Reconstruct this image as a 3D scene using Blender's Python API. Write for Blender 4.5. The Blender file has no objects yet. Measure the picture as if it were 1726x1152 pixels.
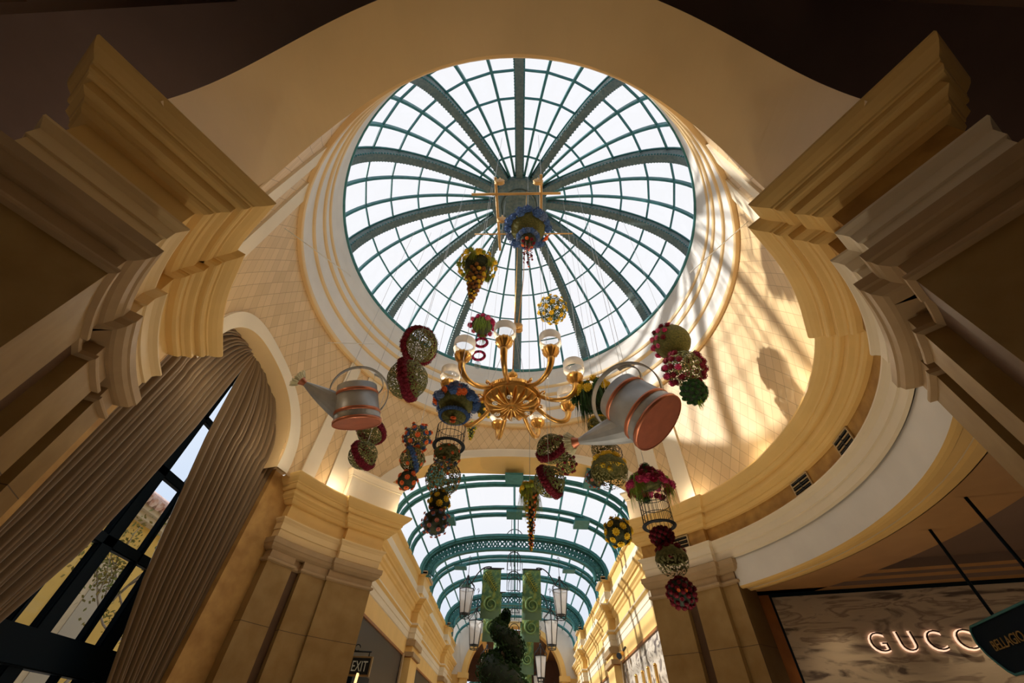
import bpy, math, random
from mathutils import Vector, Matrix
PI=math.pi
R=math.radians
random.seed(7)
scene=bpy.context.scene
COL=scene.collection
# ---------------------------------------------------------------- camera
F_PX=658.0; YAW,PITCH,ROLL=R(-2.208),R(47.53),R(2.535)
_cp,_sp,_cy,_sy=math.cos(PITCH),math.sin(PITCH),math.cos(YAW),math.sin(YAW)
FW=Vector((_sy*_cp,_cy*_cp,_sp)); R0=Vector((_cy,-_sy,0)); U0=R0.cross(FW)
RT=R0*math.cos(ROLL)+U0*math.sin(ROLL); UP=-R0*math.sin(ROLL)+U0*math.cos(ROLL)
cam_d=bpy.data.cameras.new('camera'); cam=bpy.data.objects.new('camera',cam_d); COL.objects.link(cam)
cam_d.sensor_width=36.0; cam_d.lens=F_PX/1726*36; cam_d.clip_start=.05; cam_d.clip_end=400
cam.matrix_world=Matrix(((RT.x,UP.x,-FW.x,0),(RT.y,UP.y,-FW.y,0),(RT.z,UP.z,-FW.z,0),(0,0,0,1)))
scene.camera=cam
# ---------------------------------------------------------------- world, sun, exposure
w=bpy.data.worlds.new('sky'); scene.world=w; w.use_nodes=True
nt=w.node_tree; nt.nodes.clear()
wo=nt.nodes.new('ShaderNodeOutputWorld'); bg=nt.nodes.new('ShaderNodeBackground')
tc=nt.nodes.new('ShaderNodeTexCoord'); sep=nt.nodes.new('ShaderNodeSeparateXYZ'); cr=nt.nodes.new('ShaderNodeValToRGB')
nt.links.new(tc.outputs['Generated'],sep.inputs[0]); nt.links.new(sep.outputs['Z'],cr.inputs[0])
cr.color_ramp.elements[0].position=0.0; cr.color_ramp.elements[0].color=(.62,.74,.92,1)
cr.color_ramp.elements[1].position=.42; cr.color_ramp.elements[1].color=(.98,.975,.99,1)
nt.links.new(cr.outputs[0],bg.inputs[0]); bg.inputs[1].default_value=.76
nt.links.new(bg.outputs[0],wo.inputs[0])
def light(name,kind,loc,energy,color=(1,1,1),size=.2,rot=None,size_y=None):
    d=bpy.data.lights.new(name,kind); d.energy=energy; d.color=color
    if kind=='POINT': d.shadow_soft_size=size
    if kind=='SPOT': d.shadow_soft_size=size; d.spot_size=R(100); d.spot_blend=.6
    if kind=='AREA':
        d.size=size
        if size_y: d.shape='RECTANGLE'; d.size_y=size_y
    o=bpy.data.objects.new(name,d); COL.objects.link(o); o.location=loc
    if rot is not None: o.rotation_euler=rot
    return o
SUN_DIR=Vector((.86,-.10,-.50)).normalized()      # travelling direction of the sunlight
sun=bpy.data.lights.new('sun','SUN'); sun.energy=4.4; sun.color=(1,.97,.91); sun.angle=R(1.5)
so=bpy.data.objects.new('sun',sun); COL.objects.link(so); so.location=(-30,-6,34)
so.rotation_euler=SUN_DIR.to_track_quat('-Z','Y').to_euler()
scene.view_settings.view_transform='Standard'; scene.view_settings.look='None'
scene.view_settings.gamma=1; scene.view_settings.use_curve_mapping=False
scene.view_settings.exposure=0.48
light('added_bay_fill','POINT',(0,-4.0,1.2),10,(1,.80,.55),.25)  # weak fill added behind the camera to lift the bay and jambs
light('added_shop_fill','POINT',(9.6,6.2,.2),28,(1,.74,.46),.2)  # unseen fill added to brighten the shop ceiling, marble and sign
# unseen warm spots added at floor level to brighten the piers and cornices
for az_,r_,w_ in ((-45,4.0,18),(45,4.0,30),(90,3.6,110)):
    a_=math.radians(az_); light('added_floor_fill','SPOT',(-.221+r_*math.sin(a_),7.079+r_*math.cos(a_),-1.45),w_,(1,.80,.52),.12,(math.pi,0,0))
for x_,y_ in ((-1.9,5.4),(1.5,5.4),(-1.9,8.8),(1.5,8.8)): light('added_flower_fill','SPOT',(x_,y_,-1.4),130,(1,.89,.70),.15,(math.pi,0,0))  # added upward fill, lights the hanging flowers from below
for i_ in range(16):
    a_=math.radians(i_*22.5+11); 
    if 145<i_*22.5+11<215 or i_*22.5+11<32 or i_*22.5+11>328: continue
    light('added_drum_fill','POINT',(-.221+5.75*math.sin(a_),7.079+5.75*math.cos(a_),5.22),9.5,(1,.86,.66),.10)  # fill points added out of sight on the ledge to brighten the drum
for y_ in (15,21,28,34): light('added_gallery_fill','SPOT',(-.22,y_,-1.4),140,(1,.84,.58),.15,(math.pi,0,0))  # unseen upward fill added along the gallery floor
# ---------------------------------------------------------------- helpers
CX,CY=-.221,7.079
FLOOR=-1.6
def pol(r,az,z=None):
    a=R(az); x,y=CX+r*math.sin(a),CY+r*math.cos(a)
    return (x,y) if z is None else (x,y,z)
def ray(px,py): return FW*F_PX+RT*(px-863)-UP*(py-576)
def at(px,py,y):
    r=ray(px,py); return r*(y/r.y)
def mpp(p): return Vector(p).dot(FW)/F_PX       # metres per pixel at a point
def atz(px,py,z):
    r=ray(px,py); return r*(z/r.z)
MATS={}
def mat(name,col,rough=.7,metal=0.0,noise=0.0,nscale=4.0,col2=None,bump=0.0,spec=.3):
    m=bpy.data.materials.new(name); m.use_nodes=True; n=m.node_tree; b=n.nodes['Principled BSDF']
    b.inputs['Roughness'].default_value=rough; b.inputs['Metallic'].default_value=metal
    b.inputs['Specular IOR Level'].default_value=spec
    c=(*col,1)
    if noise>0 or col2:
        t=n.nodes.new('ShaderNodeTexCoord'); no=n.nodes.new('ShaderNodeTexNoise'); no.inputs['Scale'].default_value=nscale
        no.inputs['Detail'].default_value=5
        r=n.nodes.new('ShaderNodeValToRGB'); r.color_ramp.elements[0].position=.35; r.color_ramp.elements[1].position=.68
        c2=col2 or tuple(v*(1-noise) for v in col)
        r.color_ramp.elements[0].color=(*c2,1); r.color_ramp.elements[1].color=c
        n.links.new(t.outputs['Object'],no.inputs['Vector']); n.links.new(no.outputs['Fac'],r.inputs[0]); n.links.new(r.outputs[0],b.inputs['Base Color'])
        if bump>0:
            bp=n.nodes.new('ShaderNodeBump'); bp.inputs['Strength'].default_value=bump; bp.inputs['Distance'].default_value=.02
            n.links.new(no.outputs['Fac'],bp.inputs['Height']); n.links.new(bp.outputs[0],b.inputs['Normal'])
    else: b.inputs['Base Color'].default_value=c
    MATS[name]=m; return m
M_cream=mat('painted plaster cream',(.78,.67,.49),.6,noise=.06,nscale=1.2)
M_white=mat('pale plaster',(.74,.70,.64),.6,noise=.08,nscale=1.5)
M_gold=mat('ochre painted plaster',(.80,.53,.19),.55,noise=.08,nscale=1.5)
M_goldline=mat('ochre line paint',(.74,.53,.27),.5)
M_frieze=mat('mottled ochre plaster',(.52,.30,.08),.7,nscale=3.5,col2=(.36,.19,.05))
M_pier=mat('honed limestone',(.35,.225,.085),.45,nscale=2.2,col2=(.27,.16,.05),bump=.05)
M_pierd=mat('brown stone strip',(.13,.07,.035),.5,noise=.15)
M_cap=mat('pinkish limestone',(.44,.30,.16),.5,noise=.15,nscale=2)
M_soffit=mat('tan plaster soffit',(.76,.54,.27),.42,noise=.08,nscale=.8,spec=.5)
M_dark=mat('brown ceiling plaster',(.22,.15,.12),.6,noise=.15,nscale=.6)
M_teal=mat('verdigris painted steel',(.06,.235,.25),.45,noise=.25,nscale=6)
M_rib=mat('weathered grey green steel',(.17,.21,.19),.55,nscale=9,col2=(.09,.14,.14))
M_black=mat('black iron',(.015,.018,.022),.45)
M_navy=mat('blue black steel',(.006,.014,.024),.5,spec=.08)
M_brass=mat('gilded brass',(.78,.44,.12),.28,metal=.85,noise=.3,nscale=5)
M_floor=mat('warm marble floor',(.76,.65,.50),.4,noise=.1,nscale=1)
def stone_joints(m,z0,per):
    n=m.node_tree; b=n.nodes['Principled BSDF']; src=b.inputs['Base Color'].links[0].from_socket
    g=n.nodes.new('ShaderNodeNewGeometry'); s=n.nodes.new('ShaderNodeSeparateXYZ'); n.links.new(g.outputs['Position'],s.inputs[0])
    def mth(op,a,bv=None):
        k=n.nodes.new('ShaderNodeMath'); k.operation=op
        n.links.new(a,k.inputs[0]) 
        if bv is not None: k.inputs[1].default_value=bv
        return k.outputs[0]
    v=mth('ADD',s.outputs['Z'],-z0+per*20+per/2); v=mth('MODULO',v,per); v=mth('SUBTRACT',v,per/2); v=mth('ABSOLUTE',v); v=mth('LESS_THAN',v,.006)
    mx=n.nodes.new('ShaderNodeMix'); mx.data_type='RGBA'; n.links.new(v,mx.inputs[0]); n.links.new(src,mx.inputs[6]); mx.inputs[7].default_value=(.10,.06,.03,1)
    n.links.new(mx.outputs[2],b.inputs['Base Color'])
stone_joints(M_pier,1.93,1.5)
def tile_mat():
    m=bpy.data.materials.new('diamond tile'); m.use_nodes=True; n=m.node_tree; b=n.nodes['Principled BSDF']; b.inputs['Roughness'].default_value=.55
    uv=n.nodes.new('ShaderNodeUVMap'); s=n.nodes.new('ShaderNodeSeparateXYZ'); n.links.new(uv.outputs[0],s.inputs[0])
    def mth(op,a,bb=None,v=None):
        k=n.nodes.new('ShaderNodeMath'); k.operation=op; n.links.new(a,k.inputs[0])
        if bb is not None: n.links.new(bb,k.inputs[1])
        elif v is not None: k.inputs[1].default_value=v
        return k.outputs[0]
    u=mth('MULTIPLY',s.outputs[0],v=1/.34); v=mth('MULTIPLY',s.outputs[1],v=1/.52)
    a=mth('ADD',u,v); c=mth('SUBTRACT',u,v)
    def line(x,w):
        f=mth('FRACT',x); f=mth('SUBTRACT',f,v=.5); f=mth('ABSOLUTE',f); return mth('GREATER_THAN',f,v=.5-w)
    l=mth('MAXIMUM',line(a,.022),line(c,.022))
    fa=mth('FLOOR',a); fc=mth('FLOOR',c)
    cb=n.nodes.new('ShaderNodeCombineXYZ'); n.links.new(fa,cb.inputs[0]); n.links.new(fc,cb.inputs[1])
    wn=n.nodes.new('ShaderNodeTexWhiteNoise'); n.links.new(cb.outputs[0],wn.inputs[0])
    r=n.nodes.new('ShaderNodeValToRGB'); r.color_ramp.elements[0].color=(.62,.42,.20,1); r.color_ramp.elements[1].color=(.72,.50,.25,1)
    n.links.new(wn.outputs[0],r.inputs[0])
    mx=n.nodes.new('ShaderNodeMix'); mx.data_type='RGBA'; n.links.new(l,mx.inputs[0]); n.links.new(r.outputs[0],mx.inputs[6]); mx.inputs[7].default_value=(.44,.28,.13,1)
    n.links.new(mx.outputs[2],b.inputs['Base Color'])
    return m
M_tile=tile_mat()
def glass_mat(name,tint,gl=.06,rough=.02):
    m=bpy.data.materials.new(name); m.use_nodes=True; n=m.node_tree; n.nodes.clear()
    o=n.nodes.new('ShaderNodeOutputMaterial'); t=n.nodes.new('ShaderNodeBsdfTransparent'); t.inputs[0].default_value=(*tint,1)
    g=n.nodes.new('ShaderNodeBsdfGlossy'); g.inputs['Roughness'].default_value=rough; mx=n.nodes.new('ShaderNodeMixShader'); mx.inputs[0].default_value=gl
    n.links.new(t.outputs[0],mx.inputs[1]); n.links.new(g.outputs[0],mx.inputs[2]); n.links.new(mx.outputs[0],o.inputs[0]); return m
M_glass=glass_mat('skylight glass',(.93,.94,.96),.03)
M_wglass=glass_mat('tinted window glass',(.72,.82,.95),.03)
def marble_mat():
    m=bpy.data.materials.new('veined marble'); m.use_nodes=True; n=m.node_tree; b=n.nodes['Principled BSDF']; b.inputs['Roughness'].default_value=.25
    t=n.nodes.new('ShaderNodeTexCoord'); mp=n.nodes.new('ShaderNodeMapping'); mp.inputs['Rotation'].default_value=(0,R(-40),0); mp.inputs['Scale'].default_value=(.28,1,1.9)
    no=n.nodes.new('ShaderNodeTexNoise'); no.inputs['Scale'].default_value=1.6; no.inputs['Detail'].default_value=8; no.inputs['Distortion'].default_value=1.2
    r=n.nodes.new('ShaderNodeValToRGB'); e=r.color_ramp.elements
    e[0].position=.36; e[0].color=(.16,.13,.12,1); e[1].position=.46; e[1].color=(.62,.54,.44,1); k=e.new(.56); k.color=(.66,.58,.47,1); k=e.new(.60); k.color=(.36,.29,.24,1); k=e.new(.66); k.color=(.64,.56,.46,1)
    n.links.new(t.outputs['Object'],mp.inputs[0]); n.links.new(mp.outputs[0],no.inputs['Vector']); n.links.new(no.outputs['Fac'],r.inputs[0]); n.links.new(r.outputs[0],b.inputs['Base Color'])
    return m
M_marble=marble_mat()

class MB:
    def __init__(s): s.v=[]; s.f=[]; s.m=[]; s.uv={}; s.sm=[]
    def add(s,vs,fs,mi=0,smooth=False):
        o=len(s.v); s.v+= [tuple(p) for p in vs]
        for f in fs: s.f.append([i+o for i in f]); s.m.append(mi); s.sm.append(smooth)
    def quad(s,a,b,c,d,mi=0): s.add([a,b,c,d],[(0,1,2,3)],mi)
    def box(s,x0,x1,y0,y1,z0,z1,mi=0,M=None):
        vs=[(x,y,z) for x in (x0,x1) for y in (y0,y1) for z in (z0,z1)]
        if M: vs=[M@Vector(p) for p in vs]
        s.add(vs,[(0,1,3,2),(4,6,7,5),(0,4,5,1),(2,3,7,6),(0,2,6,4),(1,5,7,3)],mi)
    def tube(s,pts,r,n=8,mi=0,closed=False,smooth=True,rs=None,flat=None):
        pts=[Vector(p) for p in pts]; k=len(pts); o=len(s.v)
        up=Vector((0,0,1)); prev=None
        for i,p in enumerate(pts):
            if closed: d=(pts[(i+1)%k]-pts[i-1]).normalized()
            else: d=(pts[min(i+1,k-1)]-pts[max(i-1,0)]).normalized()
            if prev is None:
                a=d.cross(up)
                if a.length<1e-4: a=d.cross(Vector((1,0,0)))
                a.normalize()
            else:
                a=prev-d*prev.dot(d); a.normalize()
            prev=a; b=d.cross(a)
            rr=rs[i] if rs else r
            for j in range(n):
                t=2*PI*j/n
                s.v.append(tuple(p+a*math.cos(t)*rr+b*math.sin(t)*rr))
        m=k if closed else k-1
        for i in range(m):
            for j in range(n):
                q=(i+1)%k
                s.f.append([o+i*n+j,o+i*n+(j+1)%n,o+q*n+(j+1)%n,o+q*n+j]); s.m.append(mi); s.sm.append(smooth)
        if not closed:
            s.f.append([o+j for j in range(n)][::-1]); s.m.append(mi); s.sm.append(False)
            s.f.append([o+(k-1)*n+j for j in range(n)]); s.m.append(mi); s.sm.append(False)
    def lathe(s,prof,c=(0,0,0),n=24,mi=0,M=None,smooth=True,flute=0,fl_n=0):
        o=len(s.v); k=len(prof)
        for (r,z) in prof:
            for j in range(n):
                t=2*PI*j/n; rr=r*(1+flute*math.cos(fl_n*t)) if fl_n else r
                p=Vector((rr*math.cos(t),rr*math.sin(t),z))
                if M: p=M@p
                s.v.append((p.x+c[0],p.y+c[1],p.z+c[2]))
        for i in range(k-1):
            for j in range(n):
                s.f.append([o+i*n+j,o+i*n+(j+1)%n,o+(i+1)*n+(j+1)%n,o+(i+1)*n+j]); s.m.append(mi); s.sm.append(smooth)
    def sphere(s,c,r,nu=16,nv=10,mi=0,z=1.0,jit=0,hmin=-1,hmax=1):
        o=len(s.v)
        for i in range(nv+1):
            t=math.acos(max(-1,min(1,hmin+(hmax-hmin)*i/nv))) if (hmin>-1 or hmax<1) else PI*(1-i/nv)
            for j in range(nu):
                p=2*PI*j/nu; q=r*(1+random.uniform(-jit,jit))
                s.v.append((c[0]+q*math.sin(t)*math.cos(p),c[1]+q*math.sin(t)*math.sin(p),c[2]+q*z*math.cos(t)))
        for i in range(nv):
            for j in range(nu):
                s.f.append([o+i*nu+j,o+i*nu+(j+1)%nu,o+(i+1)*nu+(j+1)%nu,o+(i+1)*nu+j]); s.m.append(mi); s.sm.append(True)
    def mesh(s,name,mats):
        me=bpy.data.meshes.new(name); me.from_pydata(s.v,[],s.f)
        for m in (mats if isinstance(mats,(list,tuple)) else [mats]): me.materials.append(m)
        me.polygons.foreach_set('material_index',s.m); me.polygons.foreach_set('use_smooth',s.sm); me.update(); return me
    def build(s,name,mats,parent=None,loc=None):
        o=bpy.data.objects.new(name,s.mesh(name,mats)); COL.objects.link(o)
        if parent: o.parent=parent
        if loc is not None: o.location=loc
        return o
def struct(name,mb,mats,parent=None,label=None):
    o=mb.build(name,mats,parent)
    if parent is None: o['kind']='structure'
    if label: o['label']=label
    return o
def empty(name,loc,label=None,cat=None,group=None,kind=None):
    o=bpy.data.objects.new(name,None); COL.objects.link(o); o.location=loc; o.empty_display_size=.1
    tag(o,label,cat,group,kind); return o
def tag(o,label=None,cat=None,group=None,kind=None):
    if label: o['label']=label
    if cat: o['category']=cat
    if group: o['group']=group
    if kind: o['kind']=kind
    return o

# ================================================================= STRUCTURE
mb=MB(); mb.quad((-14,-9,FLOOR),(14,-9,FLOOR),(14,60,FLOOR),(-14,60,FLOOR)); struct('floor',mb,M_floor)
RW=6.15
def ell(d,a,b,z0,n=2.0):
    t=min(1,abs(d)/a); return z0+b*(1-t**n)**(1/n)
def colwall(mb,r,a0,a1,bot,top,step=1.0,mi=0,uv=None):
    """cylinder wall between azimuths, bottom given by a function of azimuth"""
    n=max(1,int(math.ceil(abs(a1-a0)/step))); azs=[a0+(a1-a0)*i/n for i in range(n+1)]
    for i in range(n):
        p,q=azs[i],azs[i+1]
        bp=bot(p) if callable(bot) else bot; bq=bot(q) if callable(bot) else bot
        tp=top(p) if callable(top) else top; tq=top(q) if callable(top) else top
        o=len(mb.f); mb.add([pol(r,p,bp),pol(r,q,bq),pol(r,q,tq),pol(r,p,tp)],[(0,1,2,3)],mi,True)
        if uv is not None: uv[o]=[(R(p)*r,bp),(R(q)*r,bq),(R(q)*r,tq),(R(p)*r,tp)]
def set_uv(o,uv):
    me=o.data; l=me.uv_layers.new(name='UVMap')
    for fi,cs in uv.items():
        for k,li in enumerate(me.polygons[fi].loop_indices): l.data[li].uv=cs[k]
ZB=4.9; ZT=9.35
def far_arch(a):  return ell(RW*math.sin(R(a)),4.12,2.75,5.2)
def near_arch(a): return ell(RW*math.sin(R(a-180)),3.85,3.75,5.2)
AZF=math.degrees(math.asin(4.12/RW)); AZN=math.degrees(math.asin(3.85/RW))
WC=-91.5; WA=1.92
AZW=math.degrees(math.asin(WA/RW))
def win_arch(a): return ell(RW*math.sin(R(a-WC)),WA,1.85,5.02,2.2)
mb=MB(); uv={}
segs=[(-AZF,AZF,far_arch),(AZF,180-AZN,ZB),(180-AZN,180+AZN,near_arch),(180+AZN,360+WC-AZW,ZB),(360+WC-AZW,360+WC+AZW,win_arch),(360+WC+AZW,360-AZF,ZB)]
for a0,a1,f in segs: colwall(mb,RW,a0,a1,f,ZT,1.0,0,uv)
o=struct('wall_rotunda',mb,M_tile,label='tan diamond-tiled upper wall of the rotunda'); set_uv(o,uv)
# raised cream strips on the drum
k=1
def strip(a0,a1,z0=4.95,z1=9.3,m=M_cream):
    global k
    mb=MB(); r=RW-.05
    colwall(mb,r,a0,a1,z0,z1,1.2)
    for a in (a0,a1): mb.quad(pol(r,a,z0),pol(RW+.01,a,z0),pol(RW+.01,a,z1),pol(r,a,z1))
    struct('trim_%d'%k,mb,m); k+=1
for a0,a1 in ((42,47.8),(51.5,56.3),(-66.3,-62.2),(-58.3,-52.8),(-136.5,-131.3),(-126.6,-121.5),(123,128),(132.5,137.5)): strip(a0,a1)
# top band under the ring following the strips
# archivolts: raised bands round the arches
def archivolt(c,ai,bi,z0i,ni,ao,bo,z0o,no,mats,r_in=RW-.06,depth=None,zbot=None,name=None,soff=1):
    global k
    mb=MB(); N=64
    def P(a,b,z0,n,t,r):
        # superellipse param
        cs,sn=math.cos(t),math.sin(t)
        d=a*math.copysign(abs(cs)**(2/n),cs); z=z0+b*abs(sn)**(2/n)
        return pol(r,c+math.degrees(math.asin(max(-1,min(1,d/RW)))),z)
    ts=[PI*i/N for i in range(N+1)]
    for i in range(N):
        t,u=ts[i],ts[i+1]
        a,b=P(ai,bi,z0i,ni,t,r_in),P(ai,bi,z0i,ni,u,r_in); A,B=P(ao,bo,z0o,no,t,r_in),P(ao,bo,z0o,no,u,r_in)
        mb.add([a,b,B,A],[(0,1,2,3)],0,True)
        A2,B2=P(ao,bo,z0o,no,t,RW+.01),P(ao,bo,z0o,no,u,RW+.01); mb.add([A,B,B2,A2],[(0,1,2,3)],0,True)
        if depth:
            a2,b2=P(ai,bi,z0i,ni,t,depth),P(ai,bi,z0i,ni,u,depth); mb.add([b,a,a2,b2],[(0,1,2,3)],soff,True)
    if zbot is not None:
        for t in (0,PI):
            a,A=P(ai,bi,z0i,ni,t,r_in),P(ao,bo,z0o,no,t,r_in); a0=(a[0],a[1],zbot); A0=(A[0],A[1],zbot)
            mb.quad(a,A,A0,a0)
            if depth: a2=P(ai,bi,z0i,ni,t,depth); mb.quad(a,a2,(a2[0],a2[1],zbot),a0,soff)
    struct('trim_%d'%k,mb,mats); k+=1
archivolt(WC,WA,1.85,5.02,2.2,2.26,2.16,5.02,2.2,[M_cream,M_soffit],depth=7.0,zbot=4.9)
archivolt(0,4.12,2.75,5.2,2.0,4.42,3.08,5.2,2.0,[M_cream,M_gold])
# soffit of the far arch (to the gallery) : tapering from the drum to r 7.2
def lofted(c,r0,f0,r1,f1,mats,N=64,name='trim',zb=4.9):
    global k
    mb=MB()
    def P(f,t,r):
        a,b,z0,n=f; cs,sn=math.cos(t),math.sin(t); d=a*math.copysign(abs(cs)**(2/n),cs); z=z0+b*abs(sn)**(2/n)
        return pol(r,c+math.degrees(math.asin(max(-1,min(1,d/r)))),z)
    for i in range(N):
        t,u=PI*i/N,PI*(i+1)/N
        mb.add([P(f0,t,r0),P(f0,u,r0),P(f1,u,r1),P(f1,t,r1)],[(0,1,2,3)],0,True)
    for t in (0,PI):
        a,b=P(f0,t,r0),P(f1,t,r1); mb.quad(a,b,(b[0],b[1],zb),(a[0],a[1],zb))
    struct('trim_%d'%k,mb,mats); k+=1
lofted(0,RW-.06,(4.12,2.75,5.2,2.0),7.25,(4.3,2.45,5.4,2.5),M_gold)
lofted(180,RW-.02,(3.85,3.75,5.2,2.0),7.25,(3.85,3.75,5.2,2.0),M_soffit)
# outer face of the near arch, up to the dark ceiling of the entrance bay
mb=MB()
def na2(a):
    d=7.25*math.sin(R(a-180))
    return ell(d,3.85,3.75,5.2) if abs(d)<3.85 else 4.9
colwall(mb,7.25,110,250,na2,9.75,.8)
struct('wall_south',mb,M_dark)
# ring mouldings under the dome
prof=[(9.25,6.16),(9.25,6.05),(9.29,6.03),(9.36,6.03),(9.40,6.06),(9.44,6.065),(10.02,6.065),(10.04,6.02),(10.10,6.0),(10.16,6.02),(10.18,6.05),(10.75,6.05),(10.77,6.01),(10.84,5.985),(10.91,6.01),(10.93,6.035),(11.2,6.035),(11.22,6.0),(11.28,5.985),(11.34,6.0),(11.36,6.03),(11.75,6.02),(12.0,5.98),(12.2,5.97),(12.25,6.1)]
mi=[1,1,1,1,1,0,1,1,1,1,0,1,1,1,1,0,1,1,1,1,0,0,0,0]
mb=MB()
for i in range(len(prof)-1):
    colwall(mb,1,0,1,0,1) if False else None
    (z0,r0),(z1,r1)=prof[i],prof[i+1]
    N=128
    for j in range(N):
        a,b=360*j/N,360*(j+1)/N
        mb.add([pol(r0,a,z0),pol(r0,b,z0),pol(r1,b,z1),pol(r1,a,z1)],[(0,1,2,3)],mi[i],abs(z1-z0)>.3)
# closing collar outside the drum
for j in range(N):
    a,b=360*j/N,360*(j+1)/N
    mb.add([pol(6.1,a,12.25),pol(6.1,b,12.25),pol(6.3,b,12.0),pol(6.3,a,12.0)],[(0,1,2,3)],0)
    mb.add([pol(6.3,a,9.2),pol(6.3,b,9.2),pol(6.3,b,12.0),pol(6.3,a,12.0)],[(0,1,2,3)],0)
struct('trim_%d'%k,mb,[M_white,M_goldline],label='stepped cream ring of mouldings around the foot of the dome'); k+=1
# ---------------- entablature sweep
def arc(r,a0,a1,step=2.0):
    n=max(1,int(math.ceil(abs(a1-a0)/step))); return [pol(r,a0+(a1-a0)*i/n) for i in range(n+1)]
def sweep(path,prof,mis,mats,side=1,name=None,label=None,ends=True):
    """path: plan polyline (x,y); positive offset goes to the interior side"""
    global k
    P=[Vector((x,y)) for x,y in path]; n=len(P); nor=[]
    for i in range(n-1):
        d=(P[i+1]-P[i]).normalized(); nor.append(Vector((-d.y,d.x))*side)
    off=[]
    for i in range(n):
        if i==0: off.append(nor[0])
        elif i==n-1: off.append(nor[-1])
        else:
            a,b=nor[i-1],nor[i]; den=1+a.dot(b); off.append((a+b)/max(.35,den))
    mb=MB(); m=len(prof)
    for i in range(n):
        for (o,z) in prof:
            q=P[i]+off[i]*o; mb.v.append((q.x,q.y,z))
    for i in range(n-1):
        sm=(i>0 and nor[i-1].dot(nor[i])>.97) or (i<n-2 and nor[i].dot(nor[i+1])>.97)
        for j in range(m-1):
            f=[i*m+j,(i+1)*m+j,(i+1)*m+j+1,i*m+j+1]
            if side<0: f=f[::-1]
            mb.f.append(f); mb.m.append(mis[j]); mb.sm.append(False)
    if ends:
        for i in (0,n-1):
            c=[i*m+j for j in range(m)]; mb.f.append(c); mb.m.append(mis[-1]); mb.sm.append(False)
    if name is None: name='trim_%d'%k; k+=1
    return struct(name,mb,mats,label=label)
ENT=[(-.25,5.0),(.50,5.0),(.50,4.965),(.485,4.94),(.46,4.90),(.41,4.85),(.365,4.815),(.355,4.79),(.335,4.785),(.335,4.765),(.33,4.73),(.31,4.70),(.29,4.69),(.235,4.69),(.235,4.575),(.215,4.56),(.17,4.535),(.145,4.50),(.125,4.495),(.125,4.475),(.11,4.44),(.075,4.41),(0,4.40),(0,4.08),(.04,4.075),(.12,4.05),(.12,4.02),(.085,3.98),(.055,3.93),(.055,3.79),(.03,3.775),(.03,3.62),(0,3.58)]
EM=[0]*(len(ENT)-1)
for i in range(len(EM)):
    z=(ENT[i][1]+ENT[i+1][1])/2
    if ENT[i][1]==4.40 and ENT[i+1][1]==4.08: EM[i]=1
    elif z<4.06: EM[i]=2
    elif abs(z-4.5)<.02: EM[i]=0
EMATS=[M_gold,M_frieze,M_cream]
M_golda=mat('pale ochre plaster',(.78,.58,.30),.55)
EMATS_P=[M_gold,M_gold,M_golda]     # plain frieze over the piers
JO=(6.2,-.35)
Kc=lambda s:pol(5.83,148*s)
def jamb(s,ext=8.0,off=0.0):
    """near jamb frieze line: from far outside to the inner corner (radial at 148 deg, set back by the cornice projection)"""
    kx,ky=Kc(s); d=(math.sin(R(148*s)),math.cos(R(148*s))); nn=(math.cos(R(148))*-1*s if False else .848*s,.53)
    ic=(kx+.5*nn[0]+.5*d[0],ky+.5*nn[1]+.5*d[1])
    oc=(kx+.5*nn[0]+1.6*d[0],ky+.5*nn[1]+1.6*d[1])
    return ic,oc,d,nn
def jc(rf,s): return pol(rf,s*(148-math.degrees(math.asin(.5/rf))))
icR,ocR,dR,nR=jamb(1); icL,ocL,dL,nL=jamb(-1)
def outward(oc,s): return (oc[0]+.22*.848*s,oc[1]+.22*.53)
right_path=[outward(ocR,1),ocR,jc(6.33,1),pol(6.33,140.6),pol(6.14,140.5)]+arc(6.14,139,123.7)+arc(6.27,123.7,55.2)+arc(6.14,55.2,37.4)+[(4.18,12.75)]
left_near=[outward(ocL,-1),ocL,jc(6.30,-1)]+arc(6.30,-141.5,-132)+arc(6.16,-132,-116)+[pol(6.9,-116)]
left_far=[pol(6.9,-64)]+arc(6.25,-64,-48)+arc(6.12,-48,-37.4)+[(-4.62,12.75)]
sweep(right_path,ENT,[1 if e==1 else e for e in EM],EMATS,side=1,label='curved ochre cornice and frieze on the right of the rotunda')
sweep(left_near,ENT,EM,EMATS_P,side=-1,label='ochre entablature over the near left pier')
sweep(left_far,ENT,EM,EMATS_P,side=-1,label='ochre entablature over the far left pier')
# capitals (abacus) and shafts
ABA=[(0,3.58),(.14,3.57),(.14,3.46),(.12,3.44),(.10,3.38),(.04,3.33),(.0,3.32),(-.3,3.32)]
NECK=[(0,3.33),(0,3.16),(.05,3.155),(.055,3.13),(.05,3.105),(.02,3.09),(.0,3.08)]
SH=[(0,3.09),(0,FLOOR)]
def shaft(path,side,pil):
    sweep(path,ABA,[0]*(len(ABA)-1),[M_cap],side=side)
    sweep(pil,NECK,[0]*(len(NECK)-1),[M_cap],side=side)
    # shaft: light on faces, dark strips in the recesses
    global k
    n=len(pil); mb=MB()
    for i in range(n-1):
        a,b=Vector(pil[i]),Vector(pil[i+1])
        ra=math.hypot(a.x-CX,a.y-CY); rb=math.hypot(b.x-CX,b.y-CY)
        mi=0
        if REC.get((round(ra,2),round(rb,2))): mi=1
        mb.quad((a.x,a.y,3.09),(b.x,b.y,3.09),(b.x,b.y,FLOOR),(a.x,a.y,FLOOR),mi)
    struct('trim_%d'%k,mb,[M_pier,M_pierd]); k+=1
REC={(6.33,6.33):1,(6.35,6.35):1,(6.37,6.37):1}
D=.0
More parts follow.
